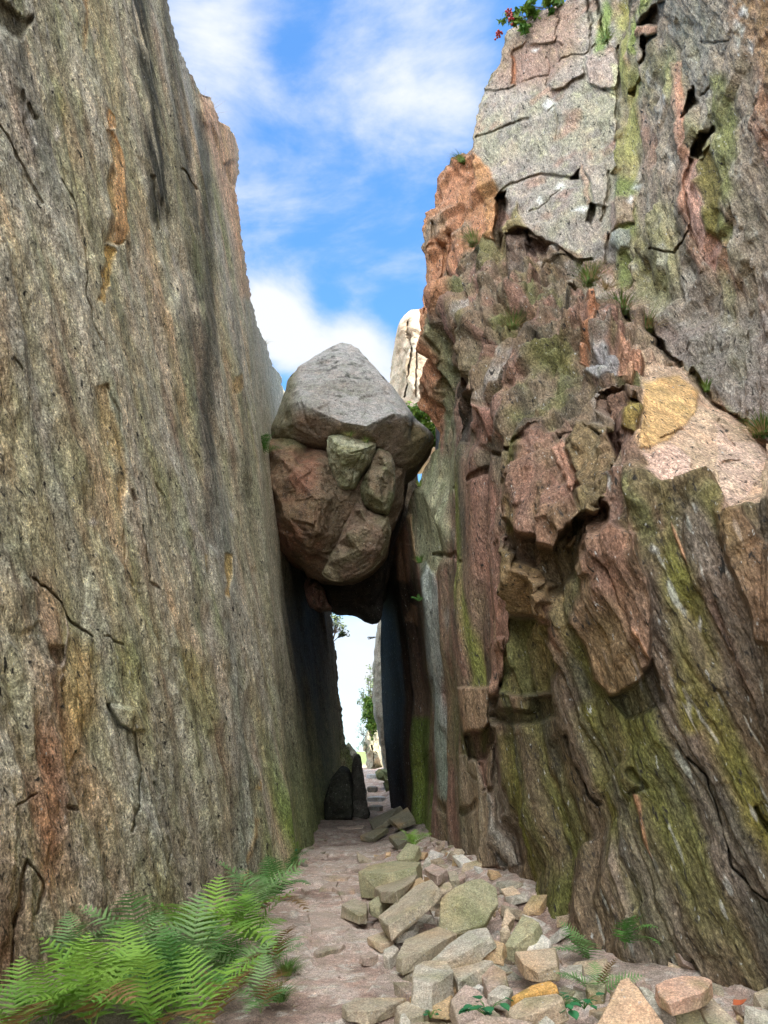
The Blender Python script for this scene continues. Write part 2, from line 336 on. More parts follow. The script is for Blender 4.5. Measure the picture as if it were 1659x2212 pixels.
def relief(px, py, Y, feats, cracks, disp_fn, col_fn):
    """a rock face at hand-set depths, roughened along its own normal, with ledges, flakes, hollows and cracks cut into it"""
    P = at(px, py, Y); nrm = grid_normals(P); nrm = box_blur(nrm, 6); nrm /= np.linalg.norm(nrm, axis=-1, keepdims=True) + 1e-9
    wob = fbm(P * 1.9, 4, 31); wob2 = fbm(P * 1.9, 4, 47); dist = np.linalg.norm(P - EYE, axis=-1)
    wx = px + wob * 13; wy = py + wob2 * 15
    d, rough = disp_fn(P, px, py)
    col = col_fn(P, px, py)
    fo = np.zeros(px.shape); cut = np.zeros(px.shape); var = 1 + .5 * fbm(P * 3, 4, 77); n7 = fbm(P * 7, 2, 3) * 5; n25 = np.clip(fbm(P * 2.5, 2, 9) + .5, 0, 1.2)
    for poly, off, soft, c, cs in feats:
        pa = np.array(poly); r_ = np.nonzero((py[:, 0] > pa[:, 1].min() - 45) & (py[:, 0] < pa[:, 1].max() + 45))[0]
        if len(r_) == 0: continue
        a, b = r_[0], r_[-1] + 1; cc_ = np.nonzero(((px[a:b] > pa[:, 0].min() - 45) & (px[a:b] < pa[:, 0].max() + 45)).any(0))[0]
        if len(cc_) == 0: continue
        sl_ = (slice(a, b), slice(cc_[0], cc_[-1] + 1)); s = sdf(wx[sl_], wy[sl_], poly)
        m = 1 - sstep(-soft * .5, soft * .5, s)
        if off: fo[sl_] += off * m * (1.25 if off < -.1 else 1.35)
        if c is not None:
            cm = (1 - sstep(-soft * .6 - 1, soft * .6 + 1, s)) * cs
            col[sl_] = col[sl_] * (1 - cm[..., None]) + np.array(c) * var[sl_][..., None] * cm[..., None]
    for line, w, dep in cracks:
        pa = np.array(line); r_ = np.nonzero((py[:, 0] > pa[:, 1].min() - 30) & (py[:, 0] < pa[:, 1].max() + 30))[0]
        if len(r_) == 0: continue
        a, b = r_[0], r_[-1] + 1; s = pdist((px + wob * 10 + n7)[a:b], (py + wob2 * 10)[a:b], line)
        ww = (w * (.55 + .9 * n25))[a:b]
        cut[a:b] = np.maximum(cut[a:b], dep * (1 - sstep(ww * .35, ww, s)))
    rayd = (P - EYE) / dist[..., None]
    P = P + nrm * (d * rough)[..., None] - rayd * (fo - cut)[..., None]
    return P, col, nrm

# ------------------------------------------------------------------ left wall
GREY = np.array([.36, .335, .275]); OLIVE = np.array([.30, .28, .185]); TAN = np.array([.42, .32, .21]); DARK = np.array([.045, .045, .035])
RUST = np.array([.30, .13, .065]); ORANGE = np.array([.50, .28, .11]); PINK = np.array([.44, .24, .17]); MOSS = np.array([.10, .13, .025]); PALE = np.array([.36, .35, .29])
BROWN = np.array([.15, .095, .06]); REDB = np.array([.235, .145, .11]); GREEN = np.array([.13, .14, .06]); BLUEG = np.array([.24, .27, .25])
def left_X(Y, z):
    base = np.interp(Y, [1.5, 3, 5.5, 8.3, 11.6, 18, 24, 30, 60], [-3.6, -3.0, -2.3, -1.62, -1.02, -1.0, -.66, -.66, -.9])
    lean = np.interp(Y, [2, 8.5, 14, 21, 24, 40], [.10, .115, .125, .13, .075, .09]); return base - lean * np.maximum(z, -1)
AX_L = (-.1, -.5, 1.0)
def build_left():
    ys = np.concatenate([np.linspace(-1000, -30, 50)[:-1], np.arange(-30, 1990, 2.5), np.linspace(1990, 2700, 60)])
    sil = np.array([(95, -1000), (250, -420), (330, -110), (360, 0), (372, 55), (385, 100), (405, 150), (428, 192), (434, 203), (452, 210), (465, 235), (476, 264), (492, 272), (508, 296), (516, 330), (514, 372), (506, 402), (512, 440), (519, 500), (528, 560), (541, 650), (556, 705), (576, 745), (588, 790), (594, 796), (606, 815), (614, 850), (640, 1000), (690, 1150), (716, 1310), (724, 1400), (734, 1500), (746, 1600), (760, 1640), (766, 1700), (768, 1800), (768, 2800)])
    xs_sil = np.interp(ys, sil[:, 1], sil[:, 0]); xsm = blur1(xs_sil, 45)
    u = np.concatenate([np.linspace(-1, 0, 26)[:-1], np.linspace(0, 1, 370)])
    px = np.where(u[None, :] < 0, u[None, :] * 900, u[None, :] * xsm[:, None] + np.clip(u[None, :], 0, 1) ** 14 * (xs_sil - xsm)[:, None]); py = np.repeat(ys[:, None], len(u), 1)
    px[:, -60:] += (perlin(np.stack([py[:, -60:] * .05, py[:, -60:] * 0, py[:, -60:] * 0], -1), 3) * 4 + perlin(np.stack([py[:, -60:] * .16, py[:, -60:] * 0, py[:, -60:] * 0], -1), 4) * 3) * np.linspace(0, 1, 60)[None, :]
    D = ray(px, py); D = D / D[..., 1:2]
    lo = np.full(px.shape, 1.2); hi_ = np.full(px.shape, 60.0); Yg = np.geomspace(1.2, 60, 260); prev = np.full(px.shape, 1.2); hit = np.full(px.shape, 30.0); found = np.zeros(px.shape, bool)
    for Yk in Yg:
        inside = D[..., 0] * Yk > left_X(Yk, 1.6 + D[..., 2] * Yk)
        new = (~inside) & (~found); lo[new] = prev[new]; hi_[new] = Yk; found |= new; prev = np.full(px.shape, Yk)
    for _ in range(14):
        mid = (lo + hi_) / 2; ins = D[..., 0] * mid > left_X(mid, 1.6 + D[..., 2] * mid); lo = np.where(ins, mid, lo); hi_ = np.where(ins, hi_, mid)
    Y = np.where(found, (lo + hi_) / 2, 26.0); Y = np.minimum(Y, 26 + 0 * Y)
    def df(P, px, py):
        f = folcoord(P, AX_L, .18); g = folcoord(P, AX_L, .45)
        d = .085 * fbm(f * 1.1, 4, 1) + .040 * fbm(f * 5, 4, 5, True) + .018 * fbm(f * 17, 3, 8)
        d += .028 * fbm(g * 11, 4, 61)
        h, c = facets(g * .85 + fbm(g * 2, 2, 4)[..., None] * .25, 3, .4); d += .07 * h
        a_, n_, b_ = basis(AX_L); pa, pb = P @ a_, P @ b_; wj = .12 * fbm(P * 1.1, 3, 70) + .03 * fbm(P * 6, 3, 73); stp = np.abs(np.gradient(pb, axis=1))
        edg = 1 - .75 * sstep(.80, 1.0, u)[None, :]; d *= edg; d += edg * .06 * joints(pa * .28 + .2 * pb + wj * .4, pb * 1.25 + wj, 11, .5, stp * 1.25) - edg * .018 * joints.edge + .022 * edg * joints(pa * .8 + .3 * pb + wj, pb * 3.4 + wj * 1.5, 12, .6, stp * 3.4)
        low = sstep(1150, 1500, py) * (1 - sstep(520, 640, px)); d += low * .06 * fbm(g * 3.5, 4, 21, True)
        inner = sstep(585, 620, px) * sstep(1150, 1250, py)
        h2, _ = facets(np.stack([f[..., 0] * 0, f[..., 1] * .9, f[..., 2] * .8], -1), 9, .1); d += inner * .22 * h2
        pit = fbm(g * 22, 3, 14); d -= .022 * sstep(.15, .42, pit)
        h3, c3 = facets(folcoord(P, AX_L, .30) * 3.4, 21, .6); d += .022 * h3
        return d, 1.0
    def cf(P, px, py):
        f = folcoord(P, AX_L, .14); g = folcoord(P, AX_L, .4)
        a = sstep(-.25, .3, fbm(f * 1.5, 4, 11)); c = lerp(np.broadcast_to(GREY, P.shape), OLIVE, a)
        c = lerp(c, TAN, .8 * sstep(.02, .35, fbm(f * 2.1, 4, 13)))
        c = lerp(c, BROWN * 1.3, .6 * sstep(.08, .4, fbm(f * 3.3, 4, 15)))
        c = lerp(c, np.array([.27, .275, .26]), .5 * sstep(.0, .35, fbm(f * 1.1, 3, 25)))
        c = lerp(c, MOSS * 1.4, .4 * sstep(.1, .4, fbm(g * 1.2, 4, 35)))
        fst = folcoord(P, AX_L, .03); c = lerp(c, np.array([.11, .108, .09]), .42 * sstep(.08, .32, fbm(fst * 2.6, 4, 81))); c = lerp(c, np.array([.37, .355, .30]), .35 * sstep(.10, .32, fbm(fst * 3.4 + 5, 4, 83)))
        k = fbm(f * 8, 3, 19)
        for line, w, am in (([(292, -200), (300, 60), (325, 300), (345, 460)], 34, 1.0), ([(350, -60), (375, 160), (400, 420), (425, 640)], 24, .8), ([(432, 250), (446, 600), (450, 900), (455, 1000)], 20, 1.0), ([(425, 700), (440, 900), (470, 1180)], 30, .7), ([(20, -60), (50, 200), (90, 330)], 26, .6), ([(395, 300), (420, 500)], 12, .7), ([(500, 640), (520, 900), (530, 1080)], 12, .5)):
            s = pdist(px, py, line); m = (1 - sstep(w * .3, w, s)); c = lerp(c, DARK, am * m * sstep(-.25, .15, k))
        tip = (1 - sstep(-14, 10, sdf(px, py, [(425, 205), (450, 200), (520, 290), (520, 420), (530, 560), (545, 650), (520, 640), (500, 500), (470, 400), (440, 290)]))); c = lerp(c, np.array([.50, .29, .17]), tip * .85 * sstep(-.35, .2, k))
        rs = (1 - sstep(-60, 50, sdf(px, py, [(90, 1240), (140, 1320), (180, 1500), (150, 1750), (60, 2150), (-60, 2150), (-40, 1850), (70, 1560)]))); c = lerp(c, RUST * .85, rs * .65 * sstep(-.3, .25, fbm(f * 3, 3, 41)))
        yel = (1 - sstep(-30, 30, sdf(px, py, [(150, 1370), (200, 1420), (190, 1560), (130, 1640), (120, 1500)]))); c = lerp(c, np.array([.33, .22, .09]), yel * .7)
        ms = sstep(500, 640, px) * sstep(1380, 1800, py); c = lerp(c, np.array([.13, .20, .03]), ms * .9 * sstep(-.3, .2, fbm(f * 2.2, 3, 43)))
        ml = (1 - sstep(0, 90, np.abs(px - 330))) * sstep(1750, 1950, py); c = lerp(c, np.array([.17, .17, .05]), ml * .6)
        shade_dk = sstep(590, 640, px) * sstep(1120, 1220, py); c = lerp(c, np.array([.04, .034, .024]), shade_dk * .9 * (1 - ms * .8))  # inner passage wall darkened, its shade put into the rock colour
        bot = sstep(1500, 2000, py) * (1 - sstep(450, 520, px)); c = lerp(c, BROWN * 1.15, bot * .45 * sstep(-.4, .2, fbm(g * 1.6, 3, 51)))
        bg_ = (1 - sstep(-20, 20, sdf(px, py, [(455, 1000), (500, 1080), (500, 1400), (560, 1900), (510, 1900), (480, 1500)]))); c = lerp(c, np.array([.22, .23, .20]), bg_ * .7)
        return c * 1.36
    O1 = (.50, .35, .18)
    feats = [([(236, 228), (254, 250), (254, 275), (232, 280)], -.03, 4, (.62, .38, .18), .85),
             ([(231, 281), (246, 284), (258, 320), (262, 400), (270, 455), (268, 520), (244, 528), (230, 520), (228, 400)], -.06, 7, O1, .8),
             ([(246, 284), (262, 320), (270, 455), (268, 515), (243, 520), (241, 390)], .04, 4, (.60, .38, .20), .9),
             ([(232, 528), (250, 540), (248, 590), (228, 640), (214, 662), (196, 650), (212, 620), (226, 580)], -.03, 5, (.56, .38, .15), .9),
             ([(182, -40), (196, 0), (190, 60), (184, 120), (180, 60)], -.02, 6, (.40, .27, .14), .8),
             (crop(*CC, [(505, 185), (545, 175), (560, 300), (600, 420), (640, 640), (650, 880), (625, 860), (590, 600), (540, 450)]), -.04, 8, O1, .65),
             (crop(*CC, [(1255, 120), (1300, 110), (1305, 180), (1280, 205), (1258, 190)]), -.02, 4, O1, .9),
             (crop(*CC, [(1215, 1070), (1245, 1080), (1240, 1200), (1225, 1330), (1200, 1310)]), -.03, 4, (.55, .40, .18), .9),
             (crop(*CC, [(1098, 1075), (1118, 1080), (1112, 1200), (1098, 1190)]), 0, 3, (.45, .38, .2), .8),
             (crop(*CC, [(1090, 1350), (1120, 1350), (1100, 1490), (1070, 1510)]), 0, 5, (.38, .34, .26), .8),
             (crop(*C5, [(1085, 80), (1100, 100), (1095, 130), (1080, 120)]), 0, 4, (.5, .35, .15), .9),
             (crop(*C5, [(1080, 230), (1108, 250), (1100, 320), (1060, 380), (1055, 500), (1040, 560), (1020, 540), (1050, 380), (1070, 320)]), .02, 6, (.45, .33, .17), .85),
             (crop(*CC, [(600, 1900), (700, 1930), (740, 2040), (690, 2060), (620, 2000), (570, 1900)]), .10, 10, None, 0),
             (crop(*CC, [(230, 1600), (330, 1580), (320, 1680), (260, 1710), (225, 1660)]), -.06, 12, (.12, .09, .07), .5),
             (crop(*CC, [(345, 1430), (365, 1450), (345, 1600), (315, 1700), (285, 1790), (290, 1720), (330, 1600)]), .05, 6, (.42, .34, .30), .8),
             ([(0, 0), (40, 40), (75, 30), (45, 90), (25, 80), (-10, 50)], -.1, 12, (.08, .075, .05), .7),
             ([(434, 203), (470, 230), (478, 262), (500, 280), (516, 330), (514, 372), (500, 402), (480, 330), (455, 280), (440, 262)], .12, 14, None, 0),
             ([(487, 352), (514, 345), (514, 400), (500, 402), (487, 380)], -.16, 8, None, 0),
             ]
    for x, y, w, h in ((50, 235, 5, 14), (65, 265, 4, 12), (72, 310, 6, 14), (125, 285, 5, 18), (115, 190, 3, 14), (200, 1130, 8, 9), (110, 65, 4, 16), (60, 380, 5, 20), (18, 340, 6, 12), (360, 500, 3, 9), (205, 75, 3, 12), (383, 640, 3, 8), (372, 565, 3, 10), (505, 1112, 5, 12), (190, 1990, 4, 10)):
        feats.append(([(x - w, y), (x, y - h), (x + w, y + 2), (x + 1, y + h)], 0, 7, (.55, .53, .50), .75))
    cracks = [([(0, 270), (30, 330), (60, 400), (85, 440)], 7, .10), ([(130, 390), (160, 450), (166, 560), (172, 640), (200, 740)], 6, .10), (crop(*CC, [(540, 170), (600, 320), (610, 400)]), 9, .12),
              (crop(*CC, [(70, 20), (110, 80)]), 5, .08), (crop(*CC, [(180, 1210), (280, 1300), (380, 1440), (480, 1530)]), 8, .16), (crop(*CC, [(540, 1530), (620, 1580)]), 7, .12), (crop(*CC, [(560, 1900), (620, 2020), (700, 2060), (715, 2212)]), 11, .20),
              (crop(*CC, [(740, 930), (760, 1100), (790, 1230), (870, 1310)]), 7, .12), (crop(*CC, [(680, 740), (700, 790)]), 9, .14), (crop(*CC, [(640, 960), (660, 1180), (690, 1270)]), 6, .1), (crop(*CC, [(835, 700), (870, 770)]), 5, .08),
              (crop(*C5, [(0, 195), (70, 170), (130, 140)]), 6, .1), (crop(*C5, [(530, 300), (555, 200), (570, 0)]), 8, .15), (crop(*C5, [(150, 650), (165, 520), (80, 420)]), 9, .15), (crop(*C5, [(50, 1000), (40, 850), (60, 700), (80, 430)]), 10, .18), (crop(*C5, [(500, 770), (560, 765)]), 9, .15), (crop(*C5, [(770, 640), (780, 800)]), 14, .15),
              (crop(*C5, [(360, 870), (440, 830)]), 6, .1), (crop(*C5, [(640, 90), (660, 150)]), 10, .1), (crop(*C5, [(255, 200), (300, 215)]), 14, .15), (crop(*C5, [(700, 330), (715, 390), (700, 440)]), 7, .1),
              (crop(*CB, [(205, 670), (240, 740), (290, 830)]), 6, .12), ([(322, 380), (335, 440), (345, 500)], 8, .1), ([(452, 640), (470, 700), (490, 800)], 4, .06), ([(60, 230), (75, 260)], 14, .12), ([(45, 200), (60, 300)], 12, .1)]
    P, col, nrm = relief(px, py, Y, feats, [(l, w * .42, dd * .7) for l, w, dd in cracks], df, cf)
    ext = []; out_d = np.array([-1, .35, 0.0])
    for k in (.08, .5, 2.0, 7.0): ext.append(P[:, -1] + out_d * k + np.stack([0 * ys, 0 * ys, fbm(P[:, -1] * .8 + k, 2, 5) * .15 * min(k, 1)], -1))
    P2 = np.concatenate([P] + [e[:, None] for e in ext], 1); col2 = np.concatenate([col] + [col[:, -1:]] * 4, 1)
    nr, nc = P2.shape[:2]; V = P2.reshape(-1, 3)
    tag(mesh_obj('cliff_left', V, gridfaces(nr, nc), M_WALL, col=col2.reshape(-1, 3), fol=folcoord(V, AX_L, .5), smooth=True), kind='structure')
build_left()

# ------------------------------------------------------------------ right cliff
AX_R = (-.154, .275, 1.0)
RCP = [(1560, -900, 8.5), (2000, -900, 3.9), (2600, -900, 2.6), (1400, -400, 9.6), (1659, -400, 5.9), (900, -900, 13), (900, 0, 14), (900, -400, 13.5),
       (1215, 0, 12.3), (1095, 60, 12.7), (1045, 190, 13.0), (1022, 280, 13.1), (1022, 335, 13.0), (975, 362, 13.3), (915, 450, 13.6), (912, 600, 13.6), (800, 450, 14.5), (800, 700, 14.5), (915, 850, 13.6), (945, 935, 13.5), (850, 900, 15),
       (1340, 100, 11.0), (1340, 350, 10.6), (1350, 20, 11), (1280, 560, 10.5), (1100, 560, 11.9), (1100, 400, 12.2), (1335, 600, 10.0), (1390, 100, 9.6), (1365, 380, 9.9),
       (1420, 350, 9.1), (1420, 0, 8.7), (1420, 640, 9.2), (1659, 0, 6.6), (1659, 350, 6.9), (1659, 700, 7.0), (1659, 930, 6.8), (1500, 800, 7.9), (1530, 860, 7.5), (1440, 745, 8.4), (1340, 670, 9.4),
       (2000, 0, 4.7), (2000, 600, 5.2), (2000, 1000, 4.6), (2000, 1180, 4.0), (2000, 1500, 4.05), (2000, 2200, 4.4), (2600, 0, 3.2), (2600, 900, 3.3), (2600, 1200, 2.7), (2600, 2700, 3.0), (2600, 1800, 2.9),
       (822, 1340, 23), (815, 1450, 26), (820, 1600, 26), (845, 1750, 24), (862, 1500, 20), (880, 1400, 17), (900, 1700, 16.4), (935, 1850, 13), (850, 1950, 22), (850, 2700, 22),
       (960, 1400, 11.6), (1010, 1640, 10.2), (1080, 1950, 8.8), (1040, 1000, 9.6), (1060, 1500, 8.9), (1200, 2070, 6.9), (1200, 1560, 6.9), (1195, 1330, 6.7), (1200, 1200, 6.55), (1400, 2130, 6.1), (1400, 1700, 5.9), (1400, 1400, 5.65),
       (1659, 2150, 5.4), (1659, 1700, 5.1), (1659, 1300, 4.85), (1330, 2700, 6.6), (1659, 2700, 5.6), (1100, 2700, 9),
       (1430, 1052, 5.6), (1500, 1045, 5.45), (1575, 1112, 5.15), (1659, 1120, 4.95), (1400, 970, 5.9), (1375, 880, 6.6), (1390, 1200, 5.55), (1659, 1100, 5.0), (1659, 1010, 5.9), (1500, 900, 6.7),
       (1310, 860, 7.0), (1180, 1100, 6.7), (1250, 880, 7.7), (1230, 640, 10.1), (1200, 700, 9.4), (1150, 760, 9.0), (1060, 690, 10.4), (1040, 720, 10.2), (1130, 940, 7.9), (1080, 860, 9.2), (1300, 760, 8.4), (1420, 800, 7.7), (1060, 620, 11),
       (960, 1000, 12.8), (900, 1060, 13.6), (870, 1100, 15), (900, 1250, 13.6), (850, 1250, 17.5), (1000, 800, 11.9), (1000, 620, 12.7), (1040, 545, 12.0), (1000, 960, 11.3), (960, 1200, 12.2), (1000, 1200, 10.6), (1090, 1200, 8.3), (1115, 1060, 7.9)]
def build_right():
    ys = np.concatenate([np.linspace(-900, -30, 45)[:-1], np.arange(-30, 2230, 2.5), np.linspace(2230, 2700, 20)])
    sil = np.array([(1560, -900), (1400, -400), (1215, 0), (1175, 18), (1150, 36), (1120, 48), (1095, 62), (1082, 95), (1075, 130), (1062, 148), (1048, 168), (1042, 200), (1036, 222), (1026, 255), (1021, 290), (1021, 316), (1008, 334), (978, 358), (950, 378), (938, 398), (930, 438), (914, 456), (911, 500), (913, 560), (911, 610), (916, 690), (914, 760), (915, 850), (924, 890), (944, 935), (944, 968), (922, 985), (912, 1010), (898, 1050), (872, 1088), (862, 1150), (845, 1230), (828, 1290), (822, 1340), (823, 1400), (824, 1430), (826, 1500), (828, 1540), (830, 1570), (834, 1620), (838, 1670), (846, 1750), (850, 1800), (850, 2800)])
    xs = np.interp(ys, sil[:, 1], sil[:, 0])
    u = np.concatenate([np.linspace(0, 1, 460), 1 + np.linspace(0, 1, 26)[1:]])
    xsm = blur1(xs, 40); px = np.where(u[None] <= 1, xsm[:, None] + (1690 - xsm[:, None]) * u[None] + np.clip(1 - u[None], 0, 1) ** 18 * (xs - xsm)[:, None], 1690 + (u[None] - 1) * 900); py = np.repeat(ys[:, None], len(u), 1)
    e = np.linspace(1, 0, 50)[None, :]; pz = np.stack([py[:, :50], py[:, :50] * 0, py[:, :50] * 0], -1)
    px[:, :50] += (perlin(pz * .025, 3) * 6 + perlin(pz * .07, 4) * 3) * e * np.interp(ys, [-30, 0, 1150, 1260], [1, 1, 1, .08])[:, None]
    Y = interp(RCP, px, py); Y = 1 / box_blur(1 / Y, 2)
    def zone(px, py, poly, s=25): return 1 - sstep(-s, s, sdf(px, py, poly))
    SLAB = [(1022, 280), (1045, 190), (1095, 60), (1215, 0), (1340, -40), (1340, 380), (1330, 560), (1280, 565), (1140, 500), (1090, 420), (1030, 340)]
    UP = [(1340, -900), (2700, -900), (2700, 980), (1659, 950), (1440, 755), (1240, 620), (1330, 560)]
    LEDGE = crop(*C4, [(985, 340), (1180, 320), (1300, 450), (1440, 560), (1659, 740), (1659, 1110), (1570, 1110), (1430, 1130), (1400, 1050), (1330, 975), (1250, 985), (1110, 985), (1060, 930), (1000, 800), (980, 600), (985, 500)])
    SLOW = [(1100, 1560), (1500, 1100), (2600, 1100), (2600, 2700), (1150, 2700), (1080, 1960)]
    BROK = [(1040, 600), (1060, 540), (1150, 510), (1240, 600), (1330, 700), (1430, 780), (1350, 840), (1200, 800), (1050, 720)]
    def df(P, px, py):
        f = folcoord(P, AX_R, .17); g = folcoord(P, AX_R, .40); sl = zone(px, py, SLAB, 18); lg = zone(px, py, LEDGE, 14); lo = zone(px, py, SLOW, 40); br = zone(px, py, BROK, 25)
        w = np.stack([fbm(g * 1.3, 2, 2), fbm(g * 1.3, 2, 6), fbm(g * 1.3, 2, 12)], -1) * .12
        a_, n_, b_ = basis(AX_R); pa, pb = P @ a_, P @ b_ + .12 * (P @ n_); wj = .045 * fbm(P * 1.2, 3, 70) + .022 * fbm(P * 5, 3, 73); stp = np.abs(np.gradient(pb, axis=1))
        J1 = joints(pa * .55 + wj * .5 + .22 * pb, pb * 1.15 + wj, 1, .9, stp * 1.15); E1 = joints.edge; J2 = joints(pa * 1.5 + wj + .5 * pb, pb * 3.1 + wj * 1.5, 2, .9, stp * 3.1); E2 = joints.edge; J3 = joints(pa * 3.5 + wj * 2 - .8 * pb, pb * 7.5 + wj * 3, 3, .9, stp * 7.5)
        JL = joints(pa * .28 + wj * .3 + .1 * pb, pb * 1.7 + wj, 4, .5, stp * 1.7); EL = joints.edge
        smooth_ = np.clip(1 - .92 * sl - .85 * lg - .7 * lo, .08, 1)
        h1, c1 = facets(f * 1.5 + w, 1, .7); e1 = facets.edge; h2, c2 = facets(f * 3.4 + w * 1.3, 2, .8); e2 = facets.edge; h3, c3 = facets(g * 7 + w * 2, 4, .8)
        upz = zone(px, py, UP, 30); d = smooth_ * (1 - .35 * upz) * (.34 * J1 + .17 * J2 + .06 * J3 + .10 * h1 + .05 * h2 + .03 * h3 - .07 * E1) + lo * (.09 * JL + .03 * J2 - .035 * EL) + br * (.22 * h2 + .10 * h3)
        inn = (1 - sstep(1010, 1130, px)) * sstep(860, 980, py); d *= 1 - inn
        fv = folcoord(P, (-.05, .05, 1.0), .05); fv[..., 1] *= .55; hv, _ = facets(fv * 1.7 + .15 * w, 14, .3); hv2, _ = facets(fv * 4.2 + .2 * w, 15, .4); inn = inn * (.22 + .78 * sstep(840, 890, px)); fine0 = 0
        d += inn * (.26 * hv + .10 * hv2 + .05 * fbm(fv * 5, 3, 16)); fine_ = 1 - .8 * inn
        d += fine_ * (.014 * fbm(f * 4, 4, 5, True) * (1 - .6 * sl - .5 * lg - .3 * lo) + .032 * fbm(g * 12, 4, 8) * (1 - .4 * lg) + .012 * fbm(g * 30, 3, 18))
        fs = folcoord(P, AX_R, .10); d += lo * (.02 * fbm(fs * 1.5, 3, 33) + .012 * fbm(g * 9, 3, 34))
        hs_, cs_ = facets(np.stack([P[..., 0] + P[..., 1] * .3, P[..., 1] * .1, P[..., 2] * .8 + P[..., 0] * .25], -1) * .9, 8, .25); d += sl * (.05 * hs_ + .10 * joints(P[..., 2] * .5 + P[..., 0] * .3, P[..., 0] * .9 + wj * .5 - P[..., 2] * .12, 6, .4))
        return d, 1.0
    def cf(P, px, py):
        f = folcoord(P, AX_R, .14); g = folcoord(P, AX_R, .4); q = P * 1.0
        h1, c1 = facets(folcoord(P, AX_R, .30) * 1.5, 1, .7); _, c2 = facets(folcoord(P, AX_R, .3) * 2.6 + fbm(g * 2, 2, 3)[..., None] * .4, 12)
        c = lerp(np.broadcast_to(np.array([.20, .145, .10]), P.shape), REDB * 1.05, sstep(.4, .6, c2 + .5 * fbm(f * 2, 3, 1)))
        c = lerp(c, np.array([.21, .17, .12]), sstep(.05, .35, fbm(f * 1.4, 4, 3)))
        c = lerp(c, GREEN, .8 * sstep(.08, .34, fbm(f * 1.9, 4, 6)))
        c = lerp(c, np.array([.34, .32, .29]), .6 * sstep(.18, .42, fbm(g * 2.7, 4, 9))); c = lerp(c, np.array([.075, .068, .05]), .75 * sstep(.04, .30, fbm(f * 2.3 + 4, 5, 95))); c = lerp(c, np.array([.15, .15, .055]), .6 * sstep(.08, .3, fbm(f * 1.1 + 8, 4, 97)))
        up = zone(px, py, UP, 10); cu = lerp(np.broadcast_to(np.array([.30, .25, .19]), P.shape), np.array([.27, .26, .13]), sstep(-.05, .3, fbm(f * 1.3, 3, 21)))
        cu = lerp(cu, PINK * .8, .75 * sstep(.1, .4, fbm(f * 1.2 + 9, 4, 23))); cu = lerp(cu, np.array([.10, .085, .065]), .7 * sstep(.02, .3, fbm(f * 2.4, 5, 24))); cu = lerp(cu, np.array([.42, .40, .34]), .6 * sstep(.12, .35, fbm(g * 4, 4, 99))); c = lerp(c, cu, up)
        sp = up * sstep(560, 760, py); c = lerp(c, np.array([.21, .19, .18]), sp * .7)
        c = lerp(c, np.array([.42, .22, .13]), up * .6 * zone(px, py, [(1560, -40), (1700, -40), (1700, 300), (1640, 200)], 30))
        c = lerp(c, np.array([.36, .34, .28]), up * .6 * zone(px, py, [(1440, 0), (1560, 0), (1540, 130), (1560, 250), (1500, 260), (1480, 120)], 20))
        sl = zone(px, py, SLAB, 5); cs = lerp(np.broadcast_to(np.array([.33, .295, .255]), P.shape), np.array([.32, .30, .225]), sstep(-.1, .25, fbm(q * .8, 4, 27)))
        cs = lerp(cs, np.array([.22, .20, .18]), .7 * sstep(.02, .3, fbm(q * 2.2, 4, 28))); cs = lerp(cs, np.array([.42, .40, .28]), .7 * sstep(.12, .35, fbm(q * 5, 4, 29)))
        cs = lerp(cs, PINK * .85, .5 * sstep(.15, .4, fbm(q * 1.4, 3, 30))); cs = lerp(cs, np.array([.29, .17, .12]), .6 * zone(px, py, [(1060, 100), (1180, 20), (1250, 0), (1250, 120), (1180, 190), (1060, 190)], 25)); c = lerp(c, cs, sl)
        nose = zone(px, py, [(900, 380), (1020, 330), (1060, 480), (985, 560), (955, 720), (950, 950), (890, 950)], 12)
        cn = lerp(np.broadcast_to(np.array([.40, .20, .115]), P.shape), np.array([.25, .20, .14]), sstep(.0, .3, fbm(q * 1.6, 3, 37)) * .8); c = lerp(c, cn, nose * .9)
        lo = zone(px, py, SLOW, 30); cl = lerp(np.broadcast_to(np.array([.155, .115, .075]), P.shape), np.array([.19, .155, .125]), sstep(-.1, .3, fbm(f * 1.6, 3, 51)))
        cl = lerp(cl, np.array([.14, .14, .045]), .95 * sstep(.0, .22, fbm(f * 1.15 + 3, 3, 53))); cl = lerp(cl, np.array([.17, .08, .055]), .6 * sstep(.1, .35, fbm(f * 2 + 5, 3, 55))); cl = lerp(cl, np.array([.07, .07, .06]), .6 * sstep(.1, .4, fbm(f * 2.6 + 1, 3, 56)))
        for line, w in (([(1480, 1250), (1560, 1560), (1640, 1760), (1720, 1900)], 42), ([(1270, 1540), (1330, 1800), (1400, 2150)], 30), ([(1100, 1600), (1130, 1850), (1170, 2050)], 22), ([(1440, 1130), (1480, 1400), (1500, 1560)], 30)):
            s = pdist(px, py, line); cl = lerp(cl, np.array([.165, .16, .04]), (1 - sstep(w * .2, w * 1.3, s)) * .85 * sstep(-.35, .1, fbm(f * 3, 3, 58)))
        c = lerp(c, cl, lo)
